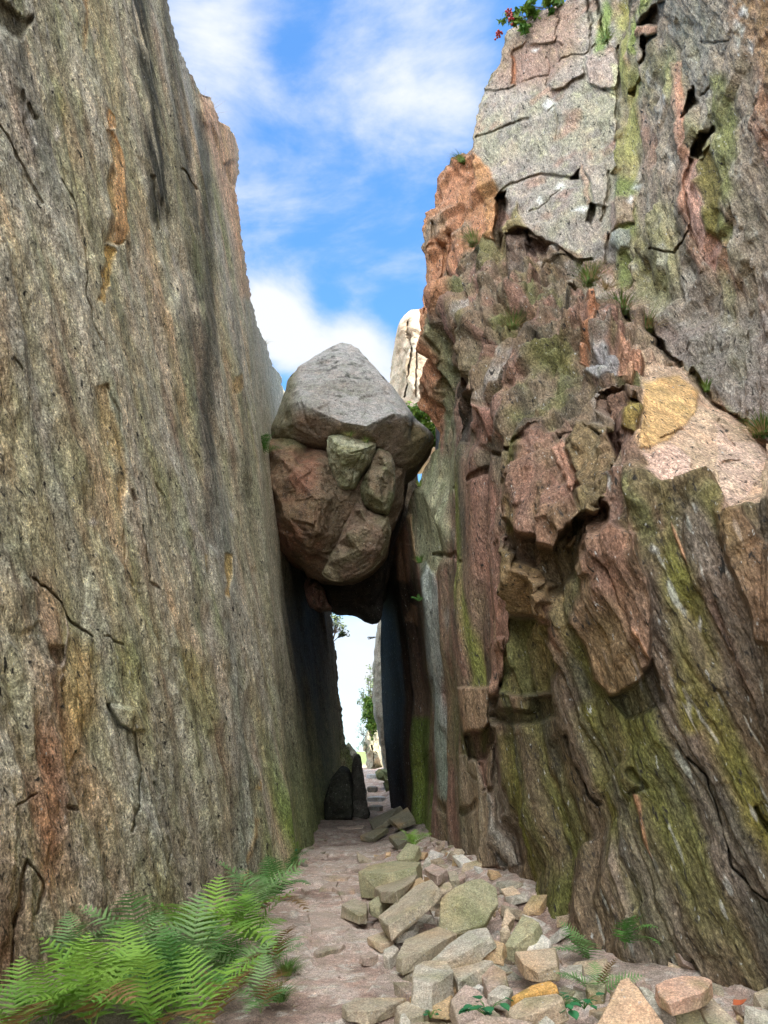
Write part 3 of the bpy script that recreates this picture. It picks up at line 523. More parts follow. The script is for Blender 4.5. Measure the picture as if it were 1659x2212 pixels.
        for line, w, cc in (([(1000, 1050), (1010, 1250), (1035, 1500), (1045, 1620)], 9, (.20, .23, .06)), ([(950, 700), (965, 900), (985, 1050)], 18, (.20, .21, .12)), ([(912, 1220), (925, 1400), (950, 1600), (960, 1720)], 12, (.30, .36, .31)), ([(905, 1560), (902, 1700), (912, 1850)], 16, (.13, .22, .03)), ([(925, 1700), (930, 1850)], 10, (.15, .20, .05)), ([(1120, 960), (1115, 1060), (1135, 1140)], 16, (.14, .15, .03)), ([(1340, 20), (1362, 200), (1345, 370)], 20, (.31, .30, .10)), ([(1390, 0), (1378, 60), (1375, 110)], 12, (.25, .30, .08)), ([(1350, 400), (1345, 600)], 24, (.18, .22, .07)), ([(1560, 180), (1580, 400), (1560, 500)], 30, (.20, .21, .08)), ([(1315, 10), (1300, 70), (1295, 110)], 16, (.20, .28, .08)), ([(1465, 140), (1480, 300), (1490, 480)], 9, (.48, .24, .16))):
            s = pdist(px, py, line); c = lerp(c, np.array(cc), (1 - sstep(w * .3, w * 1.2, s)) * .85 * sstep(-.4, .1, fbm(f * 4, 3, 59)))
        pale = zone(px, py, [(880, 1080), (940, 970), (985, 1000), (970, 1200), (920, 1250), (890, 1200)], 14); c = lerp(c, np.array([.30, .31, .20]), pale * .8)
        pil = zone(px, py, crop(*CD, [(560, 1100), (640, 1110), (650, 1350), (560, 1400)]), 5); c = lerp(c, np.array([.27, .19, .12]), pil * .8)
        shade_dk = (1 - sstep(875, 930, px)) * sstep(1180, 1280, py) * (1 - sstep(1450, 1700, py) * sstep(890, 905, px)); c = lerp(c, np.array([.022, .016, .011]), shade_dk * .92)  # right passage wall near-black, shade painted into the rock colour
        rd = zone(px, py, [(1020, 1000), (1105, 1060), (1115, 1330), (1080, 1490), (1040, 1400)], 14); c = lerp(c, np.array([.30, .165, .125]), rd * .75 * sstep(-.4, .1, fbm(f * 5, 3, 60)))
        dash = sstep(.30, .40, fbm(folcoord(P, AX_R, .16) * 13, 2, 91)); c = lerp(c, np.array([.46, .46, .42]), .6 * dash * (lo + .5 * up))
        return c * .92
    NB = None  # deep recess polygons below also carry near-black colour, their shade painted in
    feats = [(crop(*C4, [(985, 340), (1180, 320), (1300, 450), (1440, 560), (1659, 740), (1800, 900), (1800, 1130), (1570, 1110), (1430, 1130), (1400, 1050), (1330, 975), (1250, 985), (1110, 985), (1060, 930), (1000, 800), (980, 600), (985, 500)]), 0, 4, (.50, .365, .26), .9),
             (crop(*C4, [(1000, 420), (1180, 380), (1290, 470), (1260, 600), (1130, 720), (1000, 790), (985, 560)]), .03, 5, (.53, .345, .15), .85),
             (crop(*C4, [(1010, 820), (1130, 750), (1250, 830), (1220, 960), (1110, 975), (1060, 930)]), .03, 4, (.56, .395, .32), .85),
             (crop(*C4, [(1390, 630), (1450, 720), (1659, 740), (1659, 900), (1500, 1080), (1430, 1130), (1380, 900)]), .03, 4, (.51, .375, .30), .8),
             (crop(*C4, [(780, 510), (900, 500), (975, 545), (930, 600), (900, 640), (860, 900), (820, 1100), (770, 1100), (830, 880), (845, 660)]), -.30, 8, (.13, .07, .05), .6),
             (crop(*C4, [(910, 545), (985, 560), (975, 680), (920, 660)]), .08, 5, (.24, .19, .05), .8),
             (crop(*C4, [(780, 500), (790, 460), (940, 430), (900, 500), (800, 540)]), -.22, 7, None, 0),
             (crop(*C4, [(340, 740), (430, 670), (500, 670), (620, 960), (650, 1110), (520, 1310), (480, 1280), (380, 1190), (310, 1130), (345, 900)]), .26, 8, (.235, .13, .09), .55),
             (crop(*C4, [(480, 730), (530, 695), (580, 750), (630, 950), (590, 980), (540, 850)]), .05, 6, (.46, .26, .18), .9),
             (crop(*C4, [(580, 700), (830, 650), (850, 900), (800, 1090), (760, 1150), (650, 1100), (640, 960)]), .22, 8, (.17, .13, .06), .6),
             (crop(*C4, [(310, 1130), (390, 1200), (520, 1310), (640, 1140), (780, 1150), (840, 1100), (860, 1200), (740, 1320), (600, 1500), (560, 1560), (400, 1400)]), -.32, 16, (.12, .085, .05), .6),
             (crop(*C4, [(330, 1280), (420, 1360), (560, 1500), (560, 1580), (500, 1690), (400, 1680), (310, 1640)]), .34, 12, (.20, .135, .065), .8),
             (crop(*C4, [(600, 1250), (670, 1250), (670, 1300), (610, 1300)]), .15, 5, (.30, .18, .09), .8),
             (crop(*C4, [(310, 1670), (400, 1685), (500, 1695), (570, 1700), (540, 1900), (480, 2060), (330, 2080), (250, 2030), (290, 1800)]), -.24, 9, (.17, .165, .06), .7),
             (crop(*C4, [(480, 1720), (520, 1740), (530, 1840), (490, 1800)]), .1, 5, (.45, .28, .15), .9),
             (crop(*CD, [(790, 1250), (930, 1270), (930, 1190), (1080, 1160), (1090, 1280), (900, 1350), (740, 1330)]), -.22, 14, (.10, .09, .05), .5),
             (crop(*C4, [(690, 1300), (850, 1180), (1000, 1250), (1060, 1600), (1050, 1890), (980, 1990), (820, 2080), (720, 2000), (660, 1700)]), .17, 9, (.235, .14, .095), .65),
             (crop(*C4, [(820, 2090), (980, 2000), (1060, 1900), (1110, 2120), (900, 2200)]), -.14, 14, (.09, .08, .07), .5),
             (crop(*C4, [(960, 1700), (1000, 1760), (1050, 1890), (1000, 1860)]), .04, 4, (.46, .27, .17), .9),
             (crop(*C4, [(1170, 1180), (1190, 1220), (1240, 1400), (1200, 1330)]), .03, 3, (.44, .24, .15), .9),
             (crop(*C7, [(900, 330), (925, 350), (965, 720), (930, 640)]), .03, 3, (.40, .22, .13), .9),
             (crop(*C4, [(1400, 1040), (1460, 1130), (1560, 1140), (1659, 1250), (1900, 1400), (1900, 1900), (1659, 1780), (1600, 1600), (1480, 1430), (1430, 1250)]), .14, 10, (.17, .105, .06), .7),
             (crop(*C4, [(30, 460), (90, 370), (105, 480), (85, 740), (55, 760)]), -.45, 7, (.05, .04, .035), .7),
             (crop(*C4, [(100, 420), (220, 600), (200, 700), (150, 760), (110, 560)]), .12, 8, (.24, .13, .10), .7),
             (crop(*C4, [(680, 370), (780, 250), (860, 330), (860, 400), (780, 420)]), .06, 6, (.26, .26, .27), .8),
             (crop(*C4, [(700, 60), (770, 100), (740, 200), (700, 340), (665, 340), (700, 180)]), .08, 8, (.42, .20, .11), .8),
             (crop(*C4, [(860, 240), (960, 280), (990, 340), (940, 430), (860, 400), (850, 320)]), .10, 8, (.42, .23, .15), .8),
             (crop(*C4, [(860, 180), (990, 190), (1160, 310), (1000, 340), (900, 260)]), .08, 8, (.33, .25, .18), .7),
             # upper slab
             (crop(*CA, [(85, 1385), (168, 1365), (150, 1560), (130, 1820), (75, 1790), (80, 1600)]), -.6, 6, (.07, .05, .04), .6),
             (crop(*CA, [(-60, 1130), (30, 1200), (100, 1370), (80, 1780), (20, 1760), (0, 1450), (-60, 1280)]), .06, 6, (.40, .21, .10), .85),
             (crop(*CA, [(150, 1650), (235, 1460), (330, 1680), (200, 1760), (150, 1790)]), .12, 6, (.24, .21, .10), .8),
             (crop(*CA, [(155, 1790), (340, 1690), (350, 1850), (260, 2010), (180, 2040)]), -.1, 6, (.14, .11, .09), .8),
             (crop(*CA, [(335, 1710), (480, 1790), (340, 1870), (345, 1780)]), -.35, 8, (.08, .05, .05), .6),
             (crop(*CA, [(190, 370), (210, 340), (530, 290), (560, 450), (470, 570), (240, 610), (190, 600)]), -.12, 8, (.27, .185, .15), .7),
             (crop(*CA, [(188, 380), (215, 400), (230, 610), (190, 605)]), -.03, 4, (.33, .14, .07), .8),
             (crop(*CA, [(490, 660), (590, 630), (740, 550), (730, 490), (600, 480), (490, 600)]), .12, 5, (.30, .255, .22), .6),
             (crop(*CA, [(750, 390), (940, 340), (985, 520), (985, 640), (800, 620), (755, 540)]), .12, 5, (.35, .28, .24), .7),
             (crop(*CA, [(925, 450), (975, 470), (985, 720), (935, 710), (950, 600)]), 0, 6, (.50, .50, .30), .7),
             (crop(*CA, [(625, 1272), (700, 1200), (700, 1270)]), -.3, 3, (.06, .05, .04), .6),
             (crop(*CA, [(735, 1190), (880, 1170), (920, 1330), (900, 1480), (800, 1490), (760, 1300)]), .10, 5, (.33, .28, .24), .7),
             (crop(*CA, [(770, 1480), (820, 1490), (780, 1640), (740, 1610)]), -.3, 4, (.06, .05, .04), .6),
             (crop(*CA, [(700, 1180), (735, 1190), (770, 1480), (745, 1500)]), .04, 4, (.36, .24, .17), .7),
             (crop(*CA, [(920, 1450), (1080, 1420), (1080, 1600), (920, 1690)]), .08, 6, (.31, .22, .18), .7),
             (crop(*CA, [(925, 1690), (1055, 1660), (1050, 1790), (1000, 1840), (930, 1780)]), .06, 5, (.28, .30, .28), .7),
             (crop(*CA, [(930, 1260), (1000, 1170), (1010, 1240), (960, 1290)]), -.15, 6, (.08, .07, .04), .5),
             (crop(*CA, [(1220, 20), (1275, 10), (1240, 180), (1165, 185), (1190, 100)]), -.5, 5, (.06, .04, .035), .7),
             (crop(*CA, [(1150, 195), (1225, 190), (1240, 240), (1160, 260)]), .04, 4, (.36, .21, .14), .8),
             (crop(*CA, [(1165, 270), (1235, 252), (1195, 390), (1170, 350)]), -.4, 4, (.06, .04, .035), .7),
             (crop(*C2, [(1290, 520), (1320, 400), (1345, 380), (1325, 490)]), -.4, 4, (.06, .045, .04), .7),
             (crop(*C2, [(1320, 660), (1350, 600), (1412, 545), (1400, 640), (1370, 690)]), -.45, 5, (.07, .04, .035), .7),
             (crop(*C2, [(1310, 670), (1380, 690), (1440, 990), (1470, 1060), (1430, 1180), (1380, 1100), (1330, 1000)]), -.16, 5, (.46, .29, .23), .9),
             (crop(*C2, [(1380, 690), (1420, 640), (1480, 850), (1470, 1060), (1440, 990)]), -.1, 6, (.15, .12, .04), .8),
             (crop(*C2, [(1240, 270), (1280, 260), (1310, 560), (1340, 1000), (1390, 1180), (1360, 1200), (1290, 900)]), .05, 6, (.40, .25, .18), .6),
             # inner pillar and green fin
             (crop(*CD, [(490, 1540), (600, 1560), (640, 1700), (700, 1950), (720, 2212), (620, 2250), (560, 2212), (520, 1800)]), .12, 5, (.30, .24, .17), .8),
             (crop(*CD, [(640, 1460), (700, 1480), (720, 1740), (660, 1750)]), .06, 4, (.20, .14, .09), .8),
             (crop(*CD, [(660, 1770), (720, 1780), (790, 2212), (720, 2250)]), .05, 4, (.27, .25, .21), .8),
             (crop(*CD, [(550, 1110), (640, 1110), (650, 1340), (560, 1410)]), .14, 6, (.28, .19, .125), .8),
             (crop(*CD, [(560, 1420), (700, 1320), (720, 1450), (640, 1560), (540, 1570)]), -.3, 9, (.07, .05, .03), .6),
             (crop(*CD, [(670, 870), (780, 820), (760, 1180), (690, 1120)]), .16, 7, (.27, .16, .11), .7),
             (crop(*CD, [(680, 1120), (790, 1180), (780, 1300), (670, 1300)]), -.3, 8, (.06, .05, .035), .6),
             (crop(*CD, [(245, 340), (300, 380), (330, 560), (370, 1050), (400, 1500), (340, 1200), (320, 1030), (290, 1080), (260, 900), (250, 600)]), .10, 5, (.31, .34, .32), .85),
             (crop(*CD, [(150, 30), (185, 200), (195, 330), (175, 260), (140, 60)]), .1, 4, (.42, .28, .15), .9),
             (crop(*CD, [(100, 120), (145, 140), (150, 480), (110, 440)]), .02, 4, (.24, .13, .075), .8),
             (crop(*CD, [(160, 600), (190, 620), (195, 740), (165, 700)]), .02, 4, (.33, .2, .12), .8),
             (crop(*CD, [(285, 1840), (320, 1900), (320, 2180), (270, 2130), (270, 1950)]), .08, 5, (.20, .24, .07), .8),
             ]
    for x, y, w, h in ((1190, 228, 18, 9), (1205, 398, 14, 9), (1253, 452, 15, 9), (1165, 428, 7, 6), (1355, 430, 6, 7), (1363, 402, 9, 8), (1157, 107, 8, 4), (1438, 215, 3, 9), (1606, 25, 8, 12), (1597, 60, 4, 20), (1612, 100, 4, 16), (1590, 90, 3, 12), (1421, 1190, 6, 6), (1507, 1345, 4, 16), (1340, 1060, 4, 14), (1060, 960, 6, 4)):
        feats.append(([(x - w, y + h * .4), (x - w * .3, y - h), (x + w, y - h * .5), (x + w * .4, y + h)], .004, 7, (.58, .58, .55), .8))
    cracks = [([(1232, 612), (1290, 650), (1340, 690), (1400, 735), (1440, 760), (1480, 800), (1540, 870), (1600, 915), (1660, 975)], 9, .35), (crop(*CA, [(1190, 400), (1130, 530), (1060, 680)]), 6, .3), (crop(*CA, [(985, 340), (990, 640), (980, 850), (985, 1030)]), 6, .2),
              (crop(*CA, [(0, 660), (180, 640), (400, 570), (470, 560)]), 4, .10), (crop(*CA, [(-40, 990), (80, 960), (250, 880), (330, 860)]), 4, .10), (crop(*CA, [(100, 1380), (230, 1310), (400, 1260), (600, 1270), (700, 1270)]), 4, .10), (crop(*CA, [(770, 0), (780, 380)]), 4, .12), (crop(*CA, [(845, 0), (860, 230)]), 4, .12),
              (crop(*CA, [(560, 450), (640, 400), (740, 390), (820, 320)]), 3, .08), (crop(*CA, [(500, 1000), (540, 890), (530, 770), (480, 800)]), 2.5, .05), (crop(*CA, [(340, 1530), (470, 1450), (560, 1350)]), 2.5, .05), (crop(*CA, [(130, 1820), (240, 1730), (340, 1690), (430, 1740), (560, 1820), (700, 1920), (790, 1880)]), 7, .25),
              (crop(*CA, [(550, 80), (530, 290), (570, 330)]), 3, .08), (crop(*CA, [(840, 620), (980, 700)]), 3, .06), (crop(*CA, [(910, 1240), (920, 1400), (850, 1600)]), 4, .12), (crop(*CA, [(910, 1700), (880, 1900)]), 4, .15), (crop(*CA, [(460, 620), (480, 500), (470, 430)]), 3, .06),
              (crop(*C2, [(1350, 410), (1420, 375)]), 4, .15), (crop(*C2, [(1380, 185), (1470, 175)]), 3, .08), (crop(*C2, [(1200, 1080), (1270, 1095), (1330, 1010)]), 4, .12), (crop(*C4, [(1090, 710), (1210, 670)]), 4, .06), (crop(*C4, [(1395, 630), (1440, 710), (1490, 750)]), 4, .08), (crop(*C4, [(1410, 860), (1500, 850)]), 5, .07),
              (crop(*C4, [(530, 675), (620, 660), (780, 700)]), 3, .08), (crop(*C4, [(100, 940), (200, 820), (300, 770), (430, 670)]), 6, .18), (crop(*C4, [(370, 360), (420, 230), (450, 190)]), 4, .12), (crop(*C4, [(0, 980), (40, 1100), (30, 1260)]), 5, .1),
              (crop(*CD, [(330, 285), (440, 300), (500, 290), (540, 340)]), 7, .2), (crop(*CD, [(330, 1500), (240, 1560), (200, 1700)]), 3, .08), (crop(*CD, [(300, 1700), (360, 1860), (420, 1980)]), 7, .15), (crop(*CD, [(570, 1830), (520, 1900)]), 9, .2), (crop(*CD, [(600, 1560), (650, 1720), (690, 1960), (730, 2212)]), 5, .15), (crop(*CD, [(530, 1650), (600, 1700)]), 5, .1), (crop(*CD, [(650, 1760), (720, 1750)]), 6, .15), (crop(*CD, [(720, 1480), (750, 1750), (800, 2212)]), 7, .2),
              (crop(*C7, [(480, 0), (560, 250), (660, 400)]), 6, .15), (crop(*C7, [(1190, 130), (1290, 240), (1400, 560), (1440, 760), (1540, 870), (1659, 960)]), 2.6, .10), (crop(*C7, [(900, 200), (960, 300), (900, 330)]), 8, .1), (crop(*C7, [(1600, 420), (1659, 560)]), 6, .12),
              ([(932, 480), (945, 560), (935, 700), (950, 840)], 5, .15), ([(955, 500), (962, 640), (975, 700)], 6, .15), ([(1150, 620), (1180, 600), (1240, 560)], 4, .12), ([(1100, 720), (1160, 690), (1230, 670)], 5, .15), ([(915, 640), (950, 650)], 3, .08), ([(920, 540), (948, 520)], 3, .08)]
    P, col, nrm = relief(px, py, Y, feats, cracks, df, cf)
    ext = []; od = np.array([1, .5, -.02])
    for k in (9.0, 3.0, .6, .08): ext.append(P[:, 0] + od * k + np.stack([0 * ys, 0 * ys, fbm(P[:, 0] * .8 + k, 2, 5) * .2 * min(k, 1)], -1))
    P2 = np.concatenate([e[:, None] for e in ext] + [P], 1); col2 = np.concatenate([col[:, :1]] * 4 + [col], 1)
    nr, nc = P2.shape[:2]; V = P2.reshape(-1, 3)
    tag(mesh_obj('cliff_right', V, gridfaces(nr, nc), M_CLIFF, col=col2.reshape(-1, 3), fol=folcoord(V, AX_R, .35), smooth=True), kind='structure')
build_right()

# the same two cliffs carried on unseen behind and beyond, added to block light
def wall_sheet(name, fn, y0, y1, z1, seed, c):
    Yv = np.linspace(y0, y1, 90); Z = np.linspace(-1, z1, 90); YY, ZZ = np.meshgrid(Yv, Z)
    P = np.stack([fn(YY, ZZ), YY, ZZ], -1); f = P * np.array([1, .8, .3]); h, _ = facets(f * .6, seed, .6); P[..., 0] += .35 * h + .15 * fbm(f * 1.5, 3, seed)
    tag(mesh_obj(name, P.reshape(-1, 3), gridfaces(90, 90), M_CLIFF, col=np.broadcast_to(np.array(c), (8100, 3)) * (1 + .3 * fbm(P.reshape(-1, 3), 3, 2))[:, None], fol=P.reshape(-1, 3) * np.array([1, 1, .3]), smooth=True), kind='structure')
wall_sheet('cliff_behind_left', lambda Y, z: left_X(np.maximum(Y, 1.5), z) - .15 + np.minimum(Y - 1.5, 0) * .12, -14, 2.6, 12, 3, GREY)
wall_sheet('shade_cliff_beyond_right', lambda Y, z: 1.35 + .10 * np.maximum(Y - 14, 0) + .02 * z, 14.4, 34, 11.5, 7, (.2, .15, .1))  # unseen sheet put in to keep sun off the boulder jam
wall_sheet('shade_cliff_behind_right', lambda Y, z: 3.4 + np.maximum(z - 3.4, 0) * .1 - np.minimum(Y - 1.5, 0) * .12 + 2.6 * sstep(2.2, 3.0, Y) + .25 * np.maximum(Y - 3, 0), -26, 9.5, 42, 5, (.2, .15, .1))  # raised and run forward out of view to block sun from the gully

# ------------------------------------------------------------------ ground
def ground_h(X, Y):
    X = np.asarray(X, float); Y = np.asarray(Y, float)
    h = .035 * fbm(np.stack([X * .7, Y * .7, X * 0], -1), 3, 71) + .012 * fbm(np.stack([X * 3, Y * 3, X * 0], -1), 3, 72)
    edge = np.interp(Y, [0, 5.5, 8, 13, 16, 20], [.6, .30, .34, .05, .1, .5]); wall = np.interp(Y, [0, 5.5, 6.3, 7.5, 9, 13, 18], [3.0, 2.7, 2.4, 1.7, 1.45, 1.15, .95])
    t = np.clip((X - edge) / np.maximum(wall - edge, .3), 0, 1.3); heap = np.interp(Y, [3, 5.2, 6.2, 7.5, 9, 13, 16, 20], [.06, .10, .13, .26, .38, .24, .22, .1]); h = h + heap * sstep(0, 1.1, t)
    le = np.interp(Y, [0, 5.5, 8.3, 11.6, 18], [-1.0, -.75, -.75, -.70, -.85]); h = h + .14 * sstep(0, 1.0, le - X)
    h = h + np.interp(Y, [17.5, 20, 23.5, 25.5, 28, 31, 34, 80, 200], [0, -.05, -.12, .0, .18, .48, .70, .5, -2]); return h
def gx(dense, far, n=24):
    return np.concatenate([-np.geomspace(far, -dense[0], n)[:-1], dense, np.geomspace(dense[-1], far, n)[1:]])
xs = gx(np.arange(-2.6, 3.4, .022), 300); ysg = np.concatenate([np.linspace(-60, 3.9, 30), np.geomspace(4.0, 34, 640), np.geomspace(35, 900, 24)])
XX, YY = np.meshgrid(xs, ysg); ZZ = ground_h(XX, YY)
q = np.stack([XX, YY, 0 * XX], -1); near = (YY > 3) & (YY < 36)
peb, pc = facets(q * 14, 61, 0.1); stone = sstep(.55, .8, fbm(q * 1.6, 3, 64) + .55)
ZZ += np.where(near, .012 * peb * sstep(.0, .3, fbm(q * 2, 2, 65)) + .008 * fbm(q * 16, 3, 66) + .02 * fbm(q * 5, 3, 67, True), 0)
h4, c4 = facets(q * np.array([2.2, 1.6, 1]) + .3 * fbm(q * 2, 2, 8)[..., None], 63, .12); flat = sstep(.62, .66, c4); ZZ += np.where(near, .03 * flat, 0)
gc = lerp(np.broadcast_to(np.array([.315, .235, .195]), q.shape), np.array([.40, .325, .28]), sstep(-.2, .3, fbm(q * 3, 4, 68))); gc = lerp(gc, np.array([.19, .13, .105]), .8 * sstep(.05, .3, fbm(q * 1.3, 3, 69)))
gc = lerp(gc, np.array([.36, .31, .27]), flat * .4); gc = lerp(gc, np.array([.46, .42, .37]), .6 * (pc > .86)); gc = lerp(gc, np.array([.10, .095, .05]), .8 * (sstep(.1, .5, -XX - .85) * (YY < 40))); gc = lerp(gc, np.array([.10, .13, .05]), sstep(36, 60, YY)); gc = gc * 1.28 * lerp(np.ones(q.shape), .55, sstep(12.5, 15, YY) * (1 - sstep(20, 22, YY)))  # last factor darkens ground under the boulders, shade put into the colour
V = np.stack([XX, YY, ZZ], -1).reshape(-1, 3)
tag(mesh_obj('ground', V, gridfaces(len(ysg), len(xs)), M_DIRT, col=gc.reshape(-1, 3), fol=V, smooth=True), kind='structure')

# ------------------------------------------------------------------ boulders (closed bodies)
def boulder(name, outline, yrim, front, back, colfn, feats=(), cracks=(), rough=.05, label='', cat='boulder', group=None, center=None, nt=150, nr=90, mat=None, shrink=.75, fsc=1.0):
    o = np.array(outline, float); c = np.array(center if center else o.mean(0)); yr = np.array(yrim, float) if np.ndim(yrim) else np.full(len(o), float(yrim))
    per = np.r_[0, np.cumsum(np.linalg.norm(np.roll(o, -1, 0) - o, axis=1))]; tt = np.linspace(0, per[-1], nt, endpoint=False)
    oo = np.vstack([o, o[:1]]); yy = np.r_[yr, yr[:1]]; ex = np.interp(tt, per, oo[:, 0]); ey = np.interp(tt, per, oo[:, 1]); ry = np.interp(tt, per, yy)
    for _ in range(2): ex = (np.roll(ex, 1) + 2 * ex + np.roll(ex, -1)) / 4; ey = (np.roll(ey, 1) + 2 * ey + np.roll(ey, -1)) / 4
    rf = np.linspace(0, 1, nr); px = c[0] + (ex - c[0])[None] * rf[:, None]; py = c[1] + (ey - c[1])[None] * rf[:, None]
    cp = [(a, b, d) for (a, b), d in zip(outline, yr)] + list(front); Yf = interp(cp, px, py); rimb = sstep(.86, 1, rf)[:, None]; Yf = 1 / box_blur(1 / Yf, 1)
    Yf = Yf + .10 * fsc * rimb ** 2
    fo = np.zeros(px.shape); P = at(px, py, Yf); w1 = fbm(P * 2.2, 3, 31) * 14; w2 = fbm(P * 2.2, 3, 47) * 14
    col = colfn(P, px, py)
    for poly, off, soft, cc, cs in feats:
        s = sdf(px + w1, py + w2, poly); m = 1 - sstep(-soft * .5, soft * .5, s); fo += off * m
        if cc is not None: col = lerp(col, np.array(cc), m * cs)
    for line, w, dep in cracks: fo -= dep * (1 - sstep(w * .3, w, pdist(px + w1 * .4, py + w2 * .4, line)))
    h, _ = facets(P * 1.6 / fsc, 7, .5); h2, _ = facets(P * 4 / fsc, 8, .5)
    n = grid_normals(P); d = rough * (.8 * h + .5 * h2 + 1.3 * fbm(P * 2 / fsc, 4, 3)) + rough * .45 * fbm(P * 9 / fsc, 4, 6)
    n[0] = n[3].mean(0); d = d * (1 - .6 * rimb); d[0] = d[0].mean(); fo[0] = fo[0].mean()
    P = P + n * d[..., None] - ((P - EYE) / np.linalg.norm(P - EYE, axis=-1, keepdims=True)) * fo[..., None]
    P[0] = P[0].mean(0)
    rb = np.linspace(1, 0, 24)[1:]; ctr = at(c[0], c[1], ry.mean()); rim = P[-1]
    bk = []
    for r in rb:
        s = shrink * r + (1 - shrink) * r; q = ctr + (rim - ctr) * (math.sin(math.acos(1 - r) if r < 1 else math.pi / 2) if False else (1 - (1 - r) ** 2.2))
        q = q + np.array([0, 1, .1]) * back * math.sqrt(max(0, 1 - r * r)); q = q + (fbm(q * 1.5, 3, 9) * .12 * fsc)[:, None] * np.array([1, .5, 1]) * (r > .02); bk.append(q)
    P2 = np.concatenate([P, np.array(bk)], 0); c2 = np.concatenate([col, np.repeat(col[-1:], len(bk), 0)], 0)
    V = P2.reshape(-1, 3); base = V.mean(0); base[2] = V[:, 2].min()
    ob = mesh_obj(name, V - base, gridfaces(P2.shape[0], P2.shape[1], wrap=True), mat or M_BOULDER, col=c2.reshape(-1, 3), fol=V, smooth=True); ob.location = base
    return tag(ob, label, cat, group)
def flatcol(a, b, sc=1.5, sd=3, t0=-.1, t1=.25, c=None):
    def f(P, px, py):
        k = lerp(np.broadcast_to(np.array(a), P.shape), np.array(b), sstep(t0, t1, fbm(P * sc, 4, sd)))
        if c is not None: k = lerp(k, np.array(c), .8 * sstep(.12, .35, fbm(P * sc * 2.3, 4, sd + 5)))
        return k
    return f
def capcol(P, px, py):
    k = lerp(np.broadcast_to(np.array([.30, .29, .275]), P.shape), np.array([.24, .225, .20]), sstep(-.2, .3, fbm(P * 1.3, 4, 2)))
    k = lerp(k, np.array([.05, .05, .045]), .8 * sstep(.05, .28, fbm(P * 6, 4, 4)) * (1 - sstep(-30, 40, sdf(px, py, crop(*C3, [(640, 260), (850, 280), (950, 500), (700, 560), (560, 420)])))))
    und = sstep(0, 22, py - np.interp(px, [560, 650, 700, 790, 850, 890, 950], [900, 872, 893, 918, 893, 900, 940]))
    k = lerp(k, np.array([.21, .155, .11]), und * .85); k = lerp(k, np.array([.17, .16, .10]), (1 - sstep(625, 650, px)) * .8); k = lerp(k, np.array([.12, .10, .035]), und * .7 * sstep(850, 900, px)); return k
cap = crop(*C3, [(730, 248), (640, 290), (460, 400), (385, 490), (365, 570), (320, 700), (275, 800), (278, 870), (400, 900), (530, 925), (640, 960), (850, 1000), (1000, 1030), (1100, 1060), (1160, 1075), (1240, 1040), (1300, 960), (1348, 885), (1335, 840), (1210, 735), (1160, 650), (1060, 520), (930, 380), (840, 285), (785, 255)])
crim = [15.6, 15.4, 14.8, 14.5, 14.4, 14.3, 14.4, 14.5, 14.3, 14.2, 14.2, 14.2, 14.2, 14.3, 14.4, 14.4, 14.4, 14.3, 14.2, 14.0, 14.0, 14.3, 14.9, 15.4, 15.6]
cfr = [(a, b, d) for (a, b), d in zip(crop(*C3, [(470, 600), (455, 630), (410, 780), (600, 700), (760, 770), (900, 790), (1080, 705), (1190, 720), (480, 640), (600, 880), (900, 900), (1000, 960), (730, 450), (440, 530), (1000, 560), (1180, 900)]), [13.5, 13.45, 13.75, 13.25, 13.1, 13.1, 13.2, 13.6, 13.4, 13.8, 13.7, 13.9, 14.35, 14.0, 13.9, 13.9])]
boulder('boulder', cap, crim, cfr, 2.6, capcol, rough=.045, cracks=[(crop(*C3, [(460, 620), (500, 740), (560, 830)]), 5, .05)], label='big grey pyramid shaped boulder lying on top of the wedged boulders', group=None, nt=260, nr=150)
def redcol(P, px, py):
    k = lerp(np.broadcast_to(np.array([.27, .145, .095]), P.shape), np.array([.22, .155, .095]), sstep(-.15, .25, fbm(P * 1.4, 4, 12)))
    k = lerp(k, np.array([.10, .075, .055]), .6 * sstep(.05, .3, fbm(P * 2.7, 4, 14))); k = lerp(k, np.array([.20, .21, .11]), .8 * sstep(0, 30, 978 - py + (px - 620) * .3) * (px < 660)); k = lerp(k, np.array([.19, .15, .10]), sstep(660, 720, px)); return k * np.array([.80, .76, .76])
red = crop(*C3, [(300, 862), (400, 832), (470, 880), (530, 915), (640, 930), (800, 960), (960, 960), (1080, 990), (1165, 1062), (1150, 1160), (1145, 1290), (1100, 1400), (1060, 1480), (1030, 1640), (940, 1730), (820, 1790), (720, 1800), (600, 1790), (520, 1745), (440, 1670), (370, 1640), (310, 1570), (270, 1440), (240, 1330), (215, 1230), (195, 1110), (225, 1000), (240, 900)])
rfr = [(a, b, d) for (a, b), d in zip(crop(*C3, [(270, 930), (430, 930), (620, 1000), (560, 1430), (430, 1100), (300, 1200), (370, 1400), (590, 1300), (700, 1250), (640, 1500), (520, 1580), (560, 1480), (800, 1150), (800, 1500), (900, 1300), (1050, 1200), (640, 1650), (1000, 1480)]), [14.0, 13.7, 13.55, 13.0, 13.15, 13.5, 13.3, 13.0, 13.45, 13.45, 13.5, 13.05, 13.8, 14.0, 13.9, 13.85, 13.9, 14.0])]
boulder('boulder', red, 14.5, rfr, 2.4, redcol, rough=.06, feats=[(crop(*C3, [(420, 1400), (560, 1450), (560, 1490), (480, 1480)]), -.12, 8, None, 0), (crop(*C3, [(540, 910), (640, 880), (640, 960), (560, 980)]), -.06, 8, (.3, .17, .12), .5)], cracks=[(crop(*C3, [(590, 1290), (565, 1440), (520, 1590)]), 5, .05), (crop(*C3, [(400, 830), (420, 900), (540, 930)]), 6, .08)], label='large reddish brown boulder wedged between the cliffs under the grey one', nt=260, nr=150)
